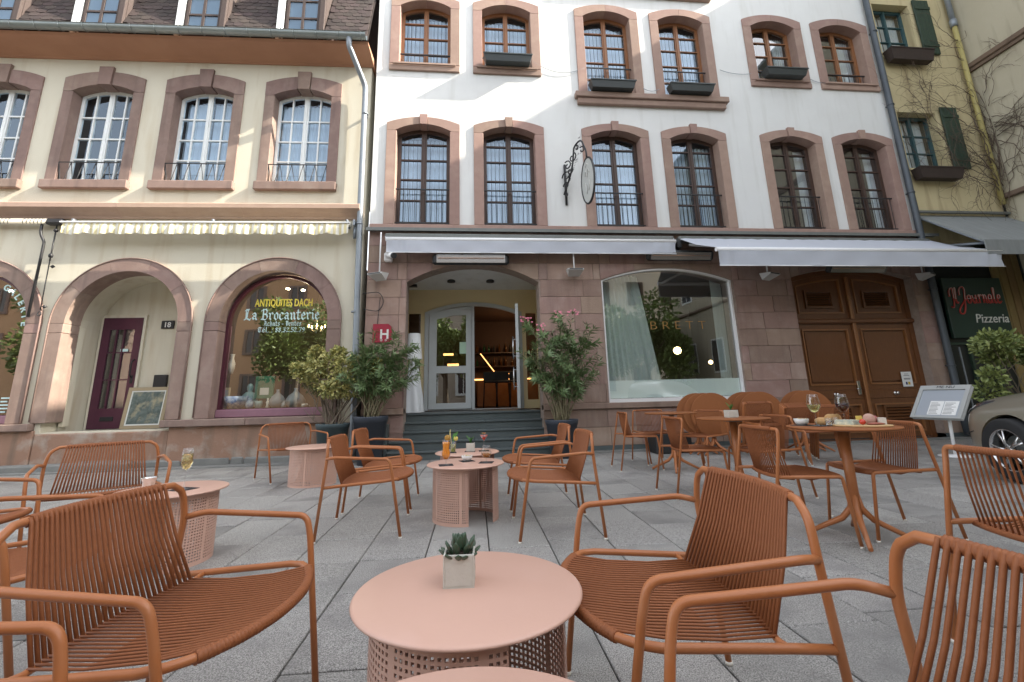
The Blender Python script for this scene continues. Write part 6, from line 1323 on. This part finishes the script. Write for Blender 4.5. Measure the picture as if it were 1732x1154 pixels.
# ================================================================ CAR
CA = thing('parked_car', 'grey-bronze car nosing in at the right edge beside the menu stand', 'car', (5.75, 4.55, 0), R(78))
m_car = mat('bronze_car_paint', (.36, .325, .26), .28, metal=.5, coat=.7); m_tyre = mat('tyre', (.018, .018, .019), .85); m_clr = glassmat('headlight_glass', (.9, .92, .95), .18)
# local x = forward, y = left; front wheel centre at the origin of x
def sec(x):   # half profile at station x: list of (y, z) from sill to the centre line
    t = (x+1.2)/2.0
    nose = max(0, (x-.35)/.47)
    wl = .86-.34*nose**2.3                     # half width at the widest
    zb = .22+.06*nose; zt = (1.04-.20*max(0, (x+.55)/1.37)**1.25) if x > -.55 else 1.04+.42*min(1, (-.55-x)/.7)
    zt -= .12*nose**2
    zm = zb+(zt-zb)*.62
    return [(wl*.97, zb), (wl, zb+(zm-zb)*.5), (wl*.985, zm), (wl*.93, zm+(zt-zm)*.42), (wl*.80, zm+(zt-zm)*.74), (wl*.55, zm+(zt-zm)*.93), (0, zt)]
st_ = [-2.2, -1.6, -1.1, -.8, -.55, -.38, -.2, 0, .2, .38, .5, .62, .72, .79, .82]
bm = bmesh.new(); rows_ = []
for x in st_:
    s_ = sec(x); row = []
    for sgn, ls in ((1, s_), (-1, s_[-2::-1])):
        for y, z in ls: row.append(bm.verts.new((x, sgn*y-.86, z)))
    rows_.append(row)
for a, b in zip(rows_[:-1], rows_[1:]):
    for k in range(len(a)-1): bm.faces.new((a[k], a[k+1], b[k+1], b[k]))
bm.faces.new(rows_[-1])
for f in bm.faces: f.smooth = True
bmesh.ops.recalc_face_normals(bm, faces=bm.faces)
me = bpy.data.meshes.new('body'); bm.to_mesh(me); bm.free(); me.materials.append(m_car); body = link('body', me, CA); sb = body.modifiers.new('smooth', 'SUBSURF'); sb.levels = 2; sb.render_levels = 2
cut = MB().tube([(0, .25, .335), (0, -.42, .335)], .365, 40).build('wheel_opening', m_black, None); cut.hide_render = True; cut.parent = CA
mod = body.modifiers.new('arch', 'BOOLEAN'); mod.object = cut; mod.operation = 'DIFFERENCE'
dg = bpy.context.evaluated_depsgraph_get(); dg.update(); me2 = bpy.data.meshes.new_from_object(body.evaluated_get(dg)); body.modifiers.clear(); body.data = me2
for p in me2.polygons: p.use_smooth = True
bpy.data.objects.remove(cut)
MB().tube([(0, -.06, .335), (0, -.55, .335)], [.36, .36], 32, cap=False).disc(.36, 0, 32).build('wheel_well', m_black, CA)
ww = [c for c in CA.children if c.name.startswith('wheel_well')][0]
wh = MB(); wh.lathe([(.215, -.10), (.30, -.105), (.322, -.08), (.325, 0), (.322, .08), (.30, .105), (.215, .10), (.21, 0), (.215, -.10)], 48); wl_ = wh.build('wheel', m_tyre, CA); wl_.rotation_euler = (R(90), 0, 0); wl_.location = (0, -.06, .335)
rimb = MB(); rimb.lathe([(.215, -.10), (.205, -.10), (.20, -.06), (.20, .06)], 40)
for k in range(5):
    a = k*1.2566
    for da in (-.17, .17):
        c1, s1 = math.cos(a+da), math.sin(a+da); c0_, s0_ = math.cos(a), math.sin(a)
        rimb.tube([(.045*c0_, .045*s0_, -.085), (.11*(c0_+c1)/2, .11*(s0_+s1)/2, -.09), (.205*c1, .205*s1, -.085)], [.020, .014, .013], 6)
rimb.lathe([(0, -.10), (.03, -.10), (.05, -.09), (.05, -.05)], 20); rimb.build('rim', m_steel, wl_); MB().lathe([(0, .02), (.15, .02), (.15, .03)], 24).build('brake_disc', m_flash, wl_)
hlm = MB(); L_ = []
for x, t0, t1 in ((.22, .62, .72), (.36, .30, .80), (.50, .0, .86), (.62, -.2, .9), (.72, -.3, .9), (.78, -.2, .75)):
    q = sec(x); f_ = lambda t: (q[3] if t >= 0 else q[2], q[4] if t >= 0 else q[3], t if t >= 0 else 1+t)
    for t in (t0, t1):
        a, b, u = f_(t); L_.append((x, a[0]+(b[0]-a[0])*u-.86+.004, a[1]+(b[1]-a[1])*u-.004))
hlm.add(L_, [(2*i, 2*i+1, 2*i+3, 2*i+2) for i in range(5)], True); hl_ = hlm.build('headlight', mat('headlight_lens', (.35, .38, .42), .08, metal=.6), CA)
MB().add([(x, y+.006, z) for x, y, z in L_], [(2*i, 2*i+1, 2*i+3, 2*i+2) for i in range(5)], True).build('lens_cover', m_clr, hl_)
MB().tube([(.45, -.02, .50), (.6, -.06, .46), (.74, -.2, .42)], .006, 5).build('bumper_line', m_black, CA)

rl_ = random.Random(77)
for k, (x, y, lab) in enumerate(((2.95, 3.75, 'small white paper scrap on the paving behind the wine table'), (1.35, 4.6, 'tiny white paper scrap on the paving right of the cocktail chairs'), (-1.45, 2.9, 'dry brown leaf on the paving beside the champagne table'))):
    o = tag(MB().add([(0, 0, .003), (.035, .01, .006), (.045, .03, .004), (.012, .035, .009), (.02, .018, .012)], [(0, 1, 4), (1, 2, 4), (2, 3, 4), (3, 0, 4)]).build('paper_scrap' if k < 2 else 'dry_leaf', m_cap if k < 2 else m_bread), lab, 'litter'); o.location = (x, y, 0); o.rotation_euler = (0, 0, k*1.3)
